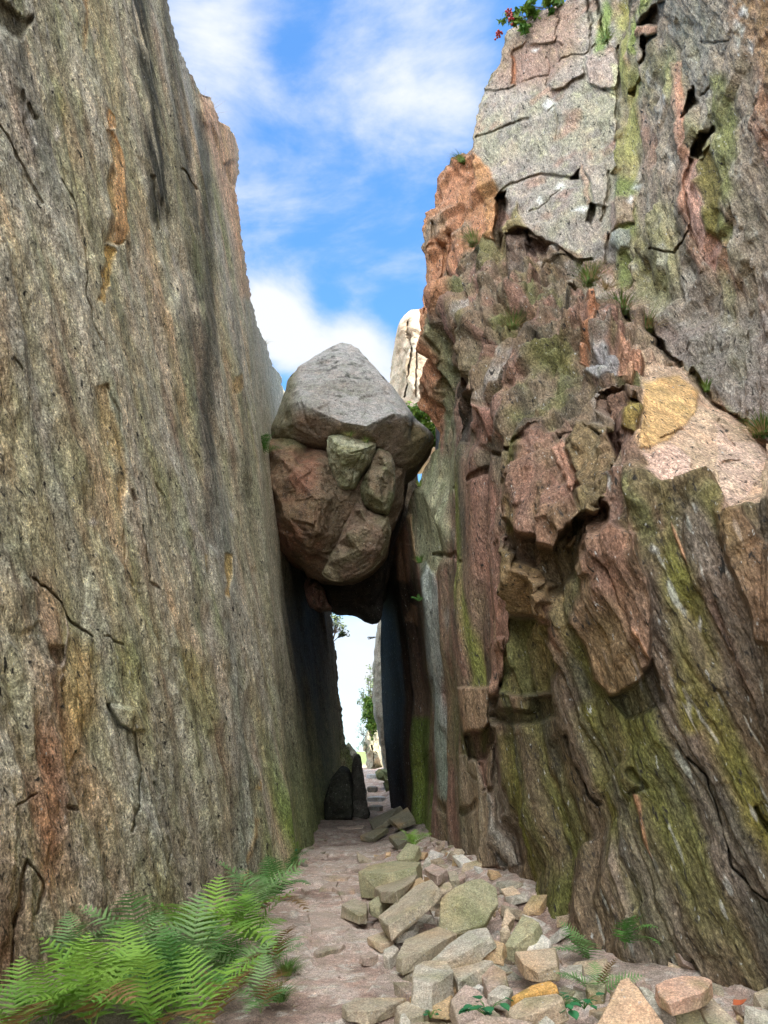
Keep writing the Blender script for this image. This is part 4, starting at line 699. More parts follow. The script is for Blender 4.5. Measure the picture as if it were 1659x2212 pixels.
wed = crop(*C3, [(648, 855), (700, 845), (760, 852), (860, 882), (968, 905), (955, 950), (930, 1010), (870, 1100), (830, 1180), (780, 1205), (720, 1190), (690, 1120), (660, 1040), (640, 960)])
wfr = [(a, b, d) for (a, b), d in zip(crop(*C3, [(690, 880), (720, 950), (800, 960), (880, 940), (740, 1050), (790, 1130), (880, 1010)]), [13.1, 12.88, 12.84, 12.92, 13.08, 13.25, 13.05])]
boulder('boulder', wed, 13.5, wfr, .7, flatcol((.34, .34, .24), (.24, .24, .14), 2, 21, c=(.14, .14, .07)), rough=.04, fsc=.5, label='pale green wedge shaped block jammed in the front of the red boulder', nt=140, nr=70, cracks=[(crop(*C3, [(880, 940), (820, 1060), (800, 1180)]), 4, .05), (crop(*C3, [(700, 920), (800, 970), (960, 920)]), 3, .03)])
gb = crop(*C3, [(975, 932), (1015, 940), (1060, 975), (1085, 1040), (1088, 1150), (1080, 1250), (1050, 1350), (1030, 1368), (960, 1350), (900, 1320), (865, 1250), (858, 1200), (880, 1130), (930, 1040), (955, 970)])
gfr = [(a, b, d) for (a, b), d in zip(crop(*C3, [(990, 980), (1040, 1060), (980, 1150), (920, 1220), (1000, 1290), (930, 1110)]), [13.36, 13.34, 13.22, 13.26, 13.34, 13.28])]
boulder('boulder', gb, 13.65, gfr, .7, flatcol((.17, .165, .095), (.19, .15, .10), 1.5, 24, c=(.12, .12, .07)), rough=.04, fsc=.5, label='rounded mossy green block on the right beside the slanting crack', nt=140, nr=70)
lb = crop(*C3, [(862, 1245), (900, 1330), (960, 1358), (1045, 1378), (1062, 1480), (1045, 1560), (1020, 1650), (940, 1730), (830, 1785), (740, 1808), (660, 1800), (605, 1760), (640, 1690), (700, 1560), (750, 1440), (800, 1340), (830, 1280)])
lfr = [(a, b, d) for (a, b), d in zip(crop(*C3, [(860, 1340), (900, 1420), (1000, 1450), (850, 1600), (960, 1600), (740, 1650), (780, 1500)]), [13.26, 13.2, 13.3, 13.26, 13.34, 13.36, 13.26])]
boulder('boulder', lb, 13.8, lfr, .9, flatcol((.195, .14, .10), (.18, .15, .095), 1.4, 27, c=(.13, .10, .07)), rough=.045, fsc=.6, label='lower right tan block under the slanting crack of the wedged boulder', nt=160, nr=80)
roof = crop(*C3, [(380, 1500), (560, 1300), (800, 1050), (1190, 1020), (1170, 1180), (1130, 1400), (1060, 1600), (1040, 1700), (1010, 1880), (1005, 2045), (970, 2060), (900, 2040), (820, 1990), (750, 1972), (700, 1980), (660, 1965), (600, 1850), (540, 1770), (430, 1640)])
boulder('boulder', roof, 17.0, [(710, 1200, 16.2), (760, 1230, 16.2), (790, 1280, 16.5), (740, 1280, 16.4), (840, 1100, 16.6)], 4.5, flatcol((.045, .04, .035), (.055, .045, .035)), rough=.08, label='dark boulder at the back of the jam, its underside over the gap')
sm = crop(*C3, [(515, 1770), (560, 1790), (610, 1840), (640, 1920), (672, 1985), (640, 2000), (580, 2000), (530, 1975), (500, 1900), (495, 1820)])
boulder('boulder', sm, 16.5, [(675, 1290, 16.0), (685, 1310, 16.1)], .9, flatcol((.26, .15, .12), (.16, .11, .08), 3, 29), rough=.06, fsc=.5, nt=90, nr=40, label='small reddish stone stuck high on the left below the boulders')
# stone added farther in to close the slot and keep the passage dark
for k, (ol, Yr, dpt, lb_) in enumerate([([(590, 990), (900, 1000), (905, 1060), (880, 1200), (838, 1300), (722, 1298), (640, 1230), (580, 1150)], 20.0, 3.5, 'deep dark boulder added behind the jam to keep the passage dark')]):
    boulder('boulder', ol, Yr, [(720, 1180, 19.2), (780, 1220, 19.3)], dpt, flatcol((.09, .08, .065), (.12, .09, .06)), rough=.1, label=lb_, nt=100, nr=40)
# sunlit crag behind
crag = crop(*C3, [(1185, 35), (1130, 95), (1110, 110), (1090, 220), (1080, 350), (1070, 460), (1050, 500), (1050, 640), (1080, 1000), (1700, 1000), (1700, 10), (1400, 20), (1260, 28)])
boulder('rock_pinnacle', crag, 34.5, [(870, 800, 33), (890, 720, 33.2), (905, 860, 32.6), (950, 780, 32.5)], 6, flatcol((.36, .31, .25), (.30, .235, .175), .6, 41, c=(.19, .16, .12)), rough=.18, fsc=3, nt=220, nr=120, label='pale sunlit rock pinnacle rising behind the wedged boulders', cat='rock', cracks=[(crop(*C3, [(1170, 120), (1190, 300), (1160, 480), (1150, 600)]), 3, .5), (crop(*C3, [(1230, 300), (1220, 600)]), 2.5, .4)])
# beyond the gap
far = crop(*C8, [(862, 1330), (880, 1290), (960, 1285), (1040, 1300), (1060, 1500), (1050, 1690), (960, 1720), (880, 1650), (866, 1500)])
boulder('rock_outcrop', far, 38, [(800, 1620, 37), (815, 1630, 36.6)], 3, flatcol((.30, .28, .22), (.19, .19, .12), 1.0, 43, c=(.38, .31, .22)), rough=.16, fsc=2, nt=110, nr=60, label='grey outcrop beyond the passage on the right, under the tree', cat='rock', cracks=[(crop(*C8, [(915, 1400), (930, 1600)]), 2, .4)])
fw = [(819, 1335), (813, 1400), (807, 1430), (808, 1500), (812, 1550), (820, 1600), (836, 1700), (880, 1700), (880, 1335)]
boulder('rock_outcrop', fw, 31, [(830, 1500, 30.4), (822, 1440, 30.6)], 3, flatcol((.24, .22, .18), (.17, .15, .12), 1.0, 53), rough=.08, fsc=1.5, nt=120, nr=50, label='narrow grey rock edge showing past the dark right side of the passage', cat='rock')
ls = crop(*C8, [(690, 1400), (710, 1395), (740, 1460), (770, 1480), (775, 1560), (765, 1800), (690, 1800), (680, 1500)])
boulder('rock_outcrop', ls, 27, [(752, 1640, 26.6)], 1.5, flatcol((.22, .21, .17), (.14, .15, .09), 2, 45), rough=.10, fsc=1, nt=80, nr=40, label='jagged grey rocks on the left just beyond the dark passage', cat='rock')
st = crop(*C8, [(748, 1580), (760, 1510), (790, 1478), (818, 1500), (835, 1600), (850, 1720), (870, 1880), (895, 2040), (860, 2060), (720, 2050), (725, 1900), (738, 1700)])
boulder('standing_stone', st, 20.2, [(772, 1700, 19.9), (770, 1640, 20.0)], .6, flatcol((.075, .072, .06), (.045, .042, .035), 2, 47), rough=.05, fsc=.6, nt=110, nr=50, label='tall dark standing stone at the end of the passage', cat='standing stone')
lf = crop(*C8, [(560, 1700), (640, 1600), (720, 1640), (740, 1800), (745, 2060), (520, 2060), (500, 1900)])
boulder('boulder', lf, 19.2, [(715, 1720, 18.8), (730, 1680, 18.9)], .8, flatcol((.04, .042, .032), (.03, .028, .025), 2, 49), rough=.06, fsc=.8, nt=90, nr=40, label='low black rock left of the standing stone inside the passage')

# ------------------------------------------------------------------ rubble slabs
def convex(pts3, mat, name, col, loc, bev=.012, sub=1, namp=.012):
    bm = bmesh.new()
    for p in pts3: bm.verts.new(p)
    bmesh.ops.convex_hull(bm, input=bm.verts[:]);
    for v in [v for v in bm.verts if not v.link_faces]: bm.verts.remove(v)
    bmesh.ops.dissolve_limit(bm, angle_limit=R(9), verts=bm.verts[:], edges=bm.edges[:])
    if bev: bmesh.ops.bevel(bm, geom=bm.edges[:] + bm.verts[:], offset=bev, segments=1, affect='EDGES', profile=.5, clamp_overlap=True)
    bmesh.ops.triangulate(bm, faces=bm.faces[:])
    for _ in range(sub): bmesh.ops.subdivide_edges(bm, edges=[e for e in bm.edges if e.calc_length() > .05], cuts=1, use_grid_fill=False); bmesh.ops.triangulate(bm, faces=bm.faces[:])
    V = np.array([v.co[:] for v in bm.verts]); V = np.clip(V, np.min(pts3, 0) - .004, np.max(pts3, 0) + .004); W_ = V + loc
    if namp: V = V + np.stack([fbm(W_ * 9, 3, 1), fbm(W_ * 9, 3, 2), fbm(W_ * 9, 3, 3)], -1) * namp * 1.6
    F = [[v.index for v in f.verts] for f in bm.faces]; bm.verts.index_update(); F = [[v.index for v in f.verts] for f in bm.faces]; bm.free()
    c = np.array(col)[None] * (1 + .22 * fbm(W_ * 3, 3, 5))[:, None]; c = lerp(c, np.array([.17, .18, .075]), .6 * sstep(.1, .4, fbm(W_ * 4, 3, 6))); c = lerp(c, np.array([.42, .27, .13]), .45 * sstep(.15, .4, fbm(W_ * 2.5 + 7, 3, 6)))
    o = mesh_obj(name, V, F, mat, col=c, fol=W_); o.location = tuple(loc); return o
def slab(poly, lift, th, col, label, slope=(0, 0), cat='stone', name='stone_slab', out=1.06, group='stone slabs in the rubble heap'):
    """a traced top face laid on a plane above the heap, its body going down 'th' from it"""
    p = np.array(poly, float); c = p.mean(0)
    z = .1
    for _ in range(12):
        b = onz(c[0], c[1], z); z = float(ground_h(b[0], b[1])) + lift
    b = onz(c[0], c[1], z); n = np.array([-slope[0], -slope[1], 1.0]); n /= np.linalg.norm(n)
    D = ray(p[:, 0], p[:, 1]); t = ((b - EYE) @ n) / (D @ n); top = EYE + D * t[:, None]
    cen = top.mean(0); r = np.random.RandomState(int(c[0] * 7 + c[1]) % 9999)
    th *= .72
    bot = cen + (top - cen) * (out * (1 + r.uniform(-.10, .10, (len(p), 1)))) - n * th * r.uniform(.75, 1.1, (len(p), 1)); bot[:, 2] -= .01
    top = top + n * r.uniform(-.02, .012, (len(p), 1)) * min(1, th * 8)
    pts = np.vstack([top, bot]); base = cen - n * th
    o = convex(pts - base, M_RUBBLE, name, np.array(col) * 1.22, base, bev=min(.009, th * .08)); return tag(o, label, cat, group)
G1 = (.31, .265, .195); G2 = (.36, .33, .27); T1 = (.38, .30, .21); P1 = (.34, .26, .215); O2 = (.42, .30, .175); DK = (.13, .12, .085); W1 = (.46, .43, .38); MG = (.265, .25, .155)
SL = [(C6, [(465, 650), (560, 605), (690, 585), (840, 590), (810, 635), (640, 655)], .34, .40, MG, 'long mossy block at the top left corner of the rubble heap', (.1, .0)),
      (C6, [(565, 745), (640, 690), (740, 640), (830, 650), (800, 700), (690, 770), (600, 770)], .26, .12, G1, 'brown green slab sloping left below the long mossy block', (.25, -.1)),
      (C6, [(855, 625), (910, 600), (1000, 640), (935, 672)], .42, .12, P1, 'small pinkish white block perched at the back of the heap', (.1, 0)),
      (C6, [(585, 920), (700, 830), (800, 730), (900, 695), (940, 740), (880, 800), (720, 930), (650, 975)], .34, .13, G1, 'long slab tilted up to the right over a dark hollow', (.45, .1)),
      (C6, [(690, 800), (760, 720), (840, 685), (860, 710), (740, 810)], .28, .10, O2, 'narrow ochre slab leaning behind the long tilted slab', (.3, .0)),
      (C6, [(955, 830), (1000, 770), (1110, 700), (1200, 690), (1290, 740), (1300, 830), (1220, 960), (1060, 1020), (945, 1030)], .30, .18, MG, 'big rounded lichen covered slab standing up against the right cliff', (.3, 1.6)),
      (C6, [(370, 850), (440, 810), (520, 830), (520, 890), (470, 905)], .16, .14, G1, 'lone brown stone at the edge of the path left of the heap', (0, 0)),
      (C6, [(750, 1050), (940, 970), (1060, 1020), (900, 1110), (730, 1170), (690, 1150)], .22, .12, G1, 'flat grey brown slab at the foot of the big standing slab', (.1, .1)),
      (C6, [(890, 1180), (1000, 1090), (1120, 1010), (1230, 980), (1250, 1030), (1170, 1080), (960, 1190)], .34, .13, G2, 'long pale slab rising to the right in the middle of the heap', (.3, .1)),
      (C6, [(1000, 1180), (1110, 1150), (1270, 1165), (1200, 1220), (1060, 1310), (1030, 1240)], .25, .14, G2, 'pale block right of the square topped stone', (.1, .1)),
      (C6, [(800, 1220), (850, 1190), (1000, 1190), (1030, 1250), (900, 1310), (790, 1290)], .27, .24, G2, 'square topped grey block standing at the front edge by the path', (.0, .05)),
      (C6, [(1180, 1220), (1250, 1195), (1340, 1240), (1350, 1300), (1240, 1350)], .22, .12, P1, 'dark pinkish slab lying flat among pale blocks', (.1, .1)),
      (C6, [(1330, 1080), (1400, 960), (1440, 895), (1540, 940), (1500, 1010), (1380, 1090)], .36, .18, MG, 'green grey block leaning on the right cliff foot', (.35, .3)),
      (C6, [(1470, 1110), (1500, 1040), (1560, 1025), (1620, 1070), (1600, 1115)], .28, .15, W1, 'whitish rounded block close to the right cliff foot', (.0, .4)),
      (C6, [(1400, 1120), (1480, 1150), (1640, 1110), (1650, 1200), (1540, 1240), (1450, 1200)], .26, .12, T1, 'tan split slab in front of the whitish block', (.1, .1)),
      (C6, [(1180, 1060), (1240, 1045), (1340, 1080), (1320, 1130), (1210, 1125)], .30, .12, O2, 'small orange block between the long pale slab and the cliff', (.0, .1)),
      (C6, [(770, 1385), (830, 1370), (1010, 1380), (1050, 1330), (1000, 1450), (900, 1450)], .14, .09, O2, 'thin ochre slab with pointed left end by the path', (.1, .0)),
      (C6, [(1010, 1400), (1100, 1320), (1180, 1350), (1250, 1420), (1230, 1530), (1050, 1530)], .20, .14, P1, 'broad pinkish slab low at the front of the heap', (.1, .3)),
      (C6, [(370, 1430), (450, 1400), (600, 1410), (755, 1405), (680, 1435), (520, 1475), (400, 1470)], .09, .10, G1, 'flat slab lying across the path nearest the camera', (0, 0)),
      (C6, [(1370, 1390), (1500, 1330), (1610, 1305), (1640, 1320), (1500, 1370), (1400, 1400)], .27, .08, (.52, .30, .10), 'bright orange sliver of stone lying on the heap', (.2, .05)),
      (C6, [(1340, 1460), (1460, 1400), (1659, 1370), (1690, 1420), (1500, 1490), (1370, 1510)], .24, .15, T1, 'long tan slab below the orange sliver', (.15, .1)),
      (C6, [(1230, 1370), (1300, 1310), (1390, 1350), (1340, 1405)], .25, .12, G2, 'grey lump left of the orange sliver', (.0, .2)),
      (C6, [(690, 1450), (760, 1420), (880, 1470), (850, 1510), (720, 1510)], .12, .12, G1, 'brown stone under the thin ochre slab', (0, .1)),
      (C6, [(530, 830), (600, 780), (650, 800), (590, 870), (540, 860)], .20, .12, MG, 'green brown stone left of the long tilted slab', (.1, .1)),
      (C6, [(660, 990), (740, 930), (820, 950), (800, 990), (700, 1015)], .16, .1, W1, 'whitish stone under the long tilted slab', (.1, .1)),
      (C6, [(520, 1040), (640, 1000), (680, 1060), (600, 1080)], .08, .07, T1, 'thin tan stone at the path edge halfway along the heap', (0, 0)),
      (C6, [(690, 560), (760, 470), (830, 500), (800, 575), (705, 580)], .20, .16, MG, 'bright mossy block at the foot of the green cliff edge', (.3, .6)),
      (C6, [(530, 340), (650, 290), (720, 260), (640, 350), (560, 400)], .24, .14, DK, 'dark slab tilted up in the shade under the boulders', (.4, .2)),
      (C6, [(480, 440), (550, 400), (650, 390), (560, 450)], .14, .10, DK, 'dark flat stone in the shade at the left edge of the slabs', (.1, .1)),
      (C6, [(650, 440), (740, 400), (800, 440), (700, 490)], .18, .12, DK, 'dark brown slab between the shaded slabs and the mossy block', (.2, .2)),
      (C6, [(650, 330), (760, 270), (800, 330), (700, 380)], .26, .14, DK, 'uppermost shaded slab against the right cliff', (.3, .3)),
      (C7, [(740, 1560), (800, 1410), (850, 1400), (900, 1460), (1000, 1600), (1080, 1690), (650, 1690)], .25, .30, (.42, .29, .19), 'large peaked orange tan rock at the bottom right corner', (.1, .6)),
      (C7, [(1000, 1440), (1060, 1415), (1270, 1390), (1340, 1420), (1260, 1490), (1150, 1520), (1090, 1550), (1020, 1490)], .32, .10, (.44, .29, .21), 'pink tan slab lying on top at the far bottom right', (.1, .15)),
      (C7, [(1110, 1530), (1180, 1490), (1230, 1540), (1320, 1650), (1300, 1720), (1130, 1720)], .18, .16, MG, 'greenish block right of the peaked rock', (.1, .7)),
      (C7, [(1240, 1520), (1310, 1475), (1470, 1650), (1480, 1720), (1340, 1720)], .18, .14, G1, 'brown grey slab at the cliff foot, farthest right', (.0, .6)),
      (C7, [(905, 1455), (960, 1460), (1060, 1540), (1130, 1640), (1010, 1600)], .22, .12, G2, 'grey slab leaning behind the peaked rock', (.2, .5)),
      (C6, [(720, 1100), (745, 1075), (755, 1130), (720, 1135)], .16, .10, W1, 'small white stone standing at the left of the flat slabs', (.3, .6)),
      (C6, [(620, 1110), (680, 1075), (705, 1110), (650, 1165), (615, 1150)], .14, .12, G2, 'grey stone next to the small white standing stone', (.1, .2)),
      (C6, [(475, 1150), (540, 1120), (590, 1150), (500, 1165)], .08, .07, P1, 'flat pinkish stone on the path side of the rubble', (0, 0)),
      (C6, [(1110, 1290), (1160, 1285), (1220, 1320), (1150, 1345), (1100, 1320)], .18, .12, W1, 'pale lump right of the square topped block', (.0, .2)),
      (C6, [(715, 1490), (745, 1485), (785, 1540), (770, 1600), (710, 1600)], .14, .12, G2, 'narrow upright grey stone at the bottom edge', (.0, .4)),
      (C6, [(1090, 1560), (1230, 1500), (1350, 1520), (1500, 1530), (1400, 1600), (1100, 1620)], .20, .15, P1, 'wide pinkish slab at the bottom edge behind the leafy plants', (.1, .2)),
      (C6, [(1520, 1540), (1580, 1490), (1640, 1540), (1600, 1600)], .24, .15, G2, 'pointed grey stone at the bottom edge between the leafy plants', (.1, .5)),
      (C6, [(940, 730), (1010, 710), (1030, 740), (960, 775)], .30, .12, T1, 'tan stone behind the big standing slab', (.1, .2)),
      (C6, [(1000, 650), (1050, 640), (1070, 690), (1010, 700)], .34, .12, G1, 'grey brown stone at the very back of the heap', (.1, .2)),
      (C6, [(870, 560), (895, 560), (900, 600), (850, 600)], .3, .1, G2, 'little pale stone at the back beside the cliff foot', (.1, .2)),
      (C6, [(1340, 880), (1360, 865), (1400, 910), (1360, 960), (1320, 960)], .36, .12, T1, 'upright tan splinter between standing slab and cliff', (.0, .4)),
      (C6, [(1310, 990), (1350, 960), (1370, 1000), (1310, 1010)], .34, .1, T1, 'small tan stone below the upright splinter', (.1, .2)),
      (C7, [(600, 1440), (640, 1410), (720, 1430), (700, 1490), (620, 1500)], .12, .12, MG, 'half hidden stone under the small ferns', (.0, .2)),
      ]
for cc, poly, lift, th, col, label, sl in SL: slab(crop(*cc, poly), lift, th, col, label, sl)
# flat stones trodden into the path
for poly, label in [([(170, 905), (280, 890), (460, 955), (380, 1010), (200, 1015)], 'widest flat stone trodden into the middle of the path'), ([(205, 1120), (240, 1100), (385, 1078), (370, 1098), (225, 1140)], 'narrow flat stone making a low step in the path'),
                    ([(240, 750), (300, 705), (350, 700), (335, 738)], 'angular flat stone on the path below the low ledge'), ([(40, 1035), (130, 1020), (195, 1045), (90, 1052)], 'flat stone at the left path edge beside the ferns'), ([(130, 745), (160, 735), (185, 755), (150, 768)], 'small brown stone at the left path edge'),
                    ([(320, 745), (440, 745), (450, 765), (360, 775)], 'thin flat stone across the path beside the mossy block'), ([(400, 640), (520, 600), (560, 600), (550, 620), (430, 640)], 'dark ledge of stone crossing the path right of centre'), ([(250, 680), (420, 670), (400, 690), (260, 695)], 'pale flat stone forming a step far up the path'), ([(240, 545), (290, 545), (285, 560), (245, 560)], 'small dark stone far up the path'), ([(400, 925), (470, 915), (475, 945), (410, 950)], 'flat brown stone between path and tilted slab'), ([(360, 790), (410, 790), (440, 805), (370, 810)], 'thin splinter lying on the path'), ([(270, 600), (400, 600), (390, 635), (280, 640)], 'low stone hump in the upper path'), ([(340, 385), (500, 375), (490, 395), (350, 405)], 'wide shaded step across the path at the passage mouth')]:
    slab(crop(*C6, poly), .045, .07, (.33, .26, .215), label, (0, 0), out=1.1, group='flat stones set in the path', name='path_stone')
# steps beyond the passage
for k, (x0, x1, y, Y, lab, c) in enumerate([(793, 832, 1722, 25.5, 'lower pale flat step beyond the passage', (.42, .43, .46)), (791, 818, 1673, 31, 'upper pale flat step beyond the passage', (.46, .46, .46)), (793, 815, 1700, 28, 'middle dark step between the two pale ones', (.17, .16, .15)), (795, 826, 1742, 23.5, 'lowest grey step at the end of the passage', (.25, .24, .22))]):
    a = at(x0, y, Y); b = at(x1, y, Y); w = b - a; pts = []
    for t, dy in ((0, 0), (.15, .5), (.5, .75), (.9, .65), (1.05, .2), (.8, -.15), (.3, -.12)):
        p = a + w * t + np.array([0, dy, 0]); pts.append(p); pts.append(p - np.array([0, .03, .26]))
    base = np.array(a) - [0, 0, .3]; tag(convex(np.array(pts) - base, M_RUBBLE, 'stone_step', c, base), lab, 'stone step', 'stone steps beyond the passage')
r = np.random.RandomState(3)
for k in range(14):
    b = at(r.uniform(820, 842), r.uniform(1665, 1750), r.uniform(25, 33)); s = r.uniform(.1, .26); tag(convex(r.normal(0, 1, (14, 3)) * s * .6, M_RUBBLE, 'stone', (.14, .16, .08), b, bev=0), 'mossy stone on the slope right of the far steps', 'stone', 'mossy stones by the far steps')
def rock_pts(r, dims):
    c = np.array([[x, y, z] for x in (-1, 1) for y in (-1, 1) for z in (-1, 1)]) * r.uniform(.55, 1.05, (8, 3)); c[:, 0] += c[:, 1] * r.uniform(-.4, .4)
    e = r.uniform(-1, 1, (4, 3)); e[:, 2] *= .8; p = np.vstack([c, e]) * np.array(dims)
    a = r.rand() * 6.28; M = np.array([[math.cos(a), -math.sin(a), 0], [math.sin(a), math.cos(a), 0], [0, 0, 1]]); t = r.normal(0, .28, 2)
    p = p @ M.T; p[:, 2] += p[:, 0] * t[0] + p[:, 1] * t[1]; return p
# loose stones between the slabs: individuals
n_st = 0
for k in range(900):
    if n_st >= 230: break
    Yp = 4.3 + 8.5 * r.rand() ** 1.3; e0 = np.interp(Yp, [4, 5.5, 8, 13], [.25, .15, .15, -.1]); e1 = np.interp(Yp, [4, 5.5, 6.3, 7.5, 9, 13], [2.6, 2.4, 2.2, 1.6, 1.4, 1.05]); X = e0 + (e1 - e0) * r.rand() ** .8
    s = .045 + .085 * r.rand() ** 2; z = float(ground_h(X, Yp)) + s * .45; pts = rock_pts(r, np.array([1.0, .7, .42]) * s)
    c = [G1, G2, T1, P1, O2, W1, G1, P1][r.randint(8)]; o = convex(pts, M_RUBBLE, 'loose_stone', np.array(c) * r.uniform(.95, 1.4), np.array([X, Yp, z]), bev=0, sub=0, namp=0)
    tag(o, 'small angular loose stone lying between the slabs of the rubble heap', 'loose stone', 'small loose stones of the rubble heap'); n_st += 1
for k in range(58):
    Yp = 4.4 + 5.1 * r.rand() ** 1.35; e0 = np.interp(Yp, [4, 5.5, 8, 13], [.45, .35, .35, 0]); e1 = np.interp(Yp, [4, 5.5, 6.3, 7.5, 9], [2.6, 2.4, 2.2, 1.55, 1.35]); e1 = np.minimum(e1, 1.75); X = e0 + (e1 - e0) * r.rand()
    s = r.uniform(.075, .16); z = float(ground_h(X, Yp)) + s * .25; pts = rock_pts(r, np.array([1.1, .75, .32]) * s)
    tag(convex(pts, M_RUBBLE, 'rubble_stone', np.array([G1, G2, T1, P1, T1, G2, P1][r.randint(7)]) * r.uniform(1.0, 1.35), np.array([X, Yp, z]), bev=.005, sub=1, namp=.006), 'hand sized rough stone filling a gap between the big slabs of the heap', 'stone', 'middle sized stones of the rubble heap')
for k in range(34):
    Yp = 5.6 + 10 * r.rand(); X = float(left_X(Yp, 0)) + r.uniform(.10, .38); s = r.uniform(.03, .075); z = float(ground_h(X, Yp)) + s * .3
    tag(convex(rock_pts(r, np.array([1.1, .75, .4]) * s), M_RUBBLE, 'loose_stone', np.array([G1, P1, G2][r.randint(3)]) * r.uniform(.7, 1.0), np.array([X, Yp, z]), bev=0, sub=0, namp=0), 'small stone lying in the dirt at the very foot of the left cliff', 'loose stone', 'small stones along the left cliff foot')
# gravel, one mesh nobody could count
VV = []; FF = []; CCc = []; nv = 0
for k in range(5200):
    Yp = 4.2 + 12 * r.rand() ** 1.5; X = np.interp(Yp, [4, 8, 12, 18], [-.7, -.75, -.8, -.8]) + r.rand() ** .7 * np.interp(Yp, [4, 8, 12, 18], [2.6, 2.0, 1.6, 1.5]); s = r.uniform(.004, .016) * (1.4 if X > .1 else 1); z = float(ground_h(X, Yp)) + .004
    p = np.array([[1, 0, 0], [-1, 0, 0], [0, 1, 0], [0, -1, 0], [0, 0, 1.0], [0, 0, -1]]) * r.uniform(.6, 1.5, (6, 1)) * s * np.array([1.3, 1, .7]); a = r.rand() * 6.28; p = p @ np.array([[math.cos(a), math.sin(a), .2], [-math.sin(a), math.cos(a), 0], [0, .2, 1]])
    VV.append(p + [X, Yp, z]); FF += [[nv + i for i in t] for t in ((0, 2, 4), (2, 1, 4), (1, 3, 4), (3, 0, 4), (2, 0, 5), (1, 2, 5), (3, 1, 5), (0, 3, 5))]; nv += 6
    CCc.append(np.repeat(np.array([[G2, P1, W1, T1, (.3, .22, .18)][r.randint(5)]]) * r.uniform(.7, 1.1), 6, 0))
V = np.vstack(VV); tag(mesh_obj('gravel', V, np.array(FF), M_RUBBLE, col=np.vstack(CCc), fol=V), 'small grit and gravel strewn over the path', 'gravel', None, 'stuff')

# ------------------------------------------------------------------ plants
def frond_mesh(length, width, npin, seed, droop=.6, fine=True, mat=None):
    rr = np.random.RandomState(seed); V = []; F = []
    def rach(t):   # points along x, bending down
        a = 1.15 - droop * 1.6 * t; return None
    pts = []; p = np.zeros(3); ang = 1.15
    for i in range(41):
        pts.append(p.copy()); ang = 1.2 - droop * 1.9 * (i / 40) ** 1.1; p = p + np.array([math.cos(ang), 0, math.sin(ang)]) * length / 40
    pts = np.array(pts)
    def P(t): 
        f = min(t * 40, 39.999); i = int(f); return pts[i] + (pts[i + 1] - pts[i]) * (f - i), (pts[i + 1] - pts[i]) / (length / 40)
    def quad(a, b, c, d):
        n = len(V); V.extend([a, b, c, d]); F.append([n, n + 1, n + 2, n + 3])
    for i in range(0, 40, 2):
        w = .004 * (1 - i / 45) * max(.7, length); a, _ = P(i / 40); b, _ = P((i + 2) / 40); quad(a + [0, -w, 0], b + [0, -w * .9, 0], b + [0, w * .9, 0], a + [0, w, 0])
    for k in range(npin):
        t = .18 + .81 * (k / (npin - 1)) ** .92; env = math.sin(min(1, (1 - t) * 1.35 + .02) ** .8 * math.pi / 2) * min(1, (t - .10) / .16); L_ = width * env * rr.uniform(.9, 1.1)
        o, d = P(t); up = np.array([-d[2], 0, d[0]])
        for s in (-1, 1):
            side = np.array([0, s, 0]); tw = rr.uniform(-.35, .35); fwd = d * .38 + up * (.10 + tw * .3); dirp = side * .95 + fwd; dirp /= np.linalg.norm(dirp); tang = np.cross(dirp, up); tang /= np.linalg.norm(tang); nrm = np.cross(dirp, tang)
            m = 7; pitch = length * .81 / npin; prev = None
            for j in range(m + 1):
                u = j / m; c0 = o + dirp * L_ * u - np.array([0, 0, .16 * L_ * u * u]); w = (pitch * .40 * (1 - u) ** .75 + .001) * min(1, L_ / (width * .5) + .3)
                row = (c0 - tang * w + nrm * w * (.35 + tw) , c0, c0 + tang * w + nrm * w * (.35 - tw))
                if prev is not None:
                    pb, sh = prev, dirp * L_ / m * .45
                    quad(pb[1], pb[0] * .45 + pb[1] * .55, row[0] + sh, row[1]); quad(pb[1], row[1], row[2] + sh, pb[2] * .45 + pb[1] * .55)
                prev = row
    return np.array(V), F
FM = {}
def frond_data(key, mat):
    k = (key, mat.name)
    if k not in FM:
        L_, W_, n_, s_, dr = key; V, F = frond_mesh(L_, W_, n_, s_, dr); me = bpy.data.meshes.new('frond'); me.from_pydata([tuple(v) for v in V], [], F); me.materials.append(mat); FM[k] = me
    return FM[k]
def fern(x, y, Y, size, label, mat, n=9, lean=None, group='ferns along the foot of the left cliff', flat=False, drop=0.0):
    b = at(x, y, Y); b[2] = max(b[2] - drop, float(ground_h(b[0], b[1]))) if not flat else b[2]
    root = empty('fern', b, label, 'fern', group); r2 = np.random.RandomState(int(x + y))
    for k in range(n):
        key = [(.62, .19, 14, 1, .50), (.62, .17, 13, 2, .80), (.62, .21, 15, 3, .36), (.62, .18, 14, 4, .95)][k % 4]
        o = link(bpy.data.objects.new('frond', frond_data(key, mat))); o.parent = root
        az = (k + r2.uniform(-.3, .3)) / n * 2 * math.pi if lean is None else lean[0] + r2.uniform(-1, 1) * lean[1]
        if k == n - 1 and mat is not M_FERND and r2.rand() < .55: o.data = frond_data(key, M_DEADF); o['label'] = 'withered brown frond'
        o.rotation_euler = (r2.uniform(-.3, .3), r2.uniform(-.25, .30), az); s = size / .62 * r2.uniform(.75, 1.12); o.scale = (s, s, s)
    return root
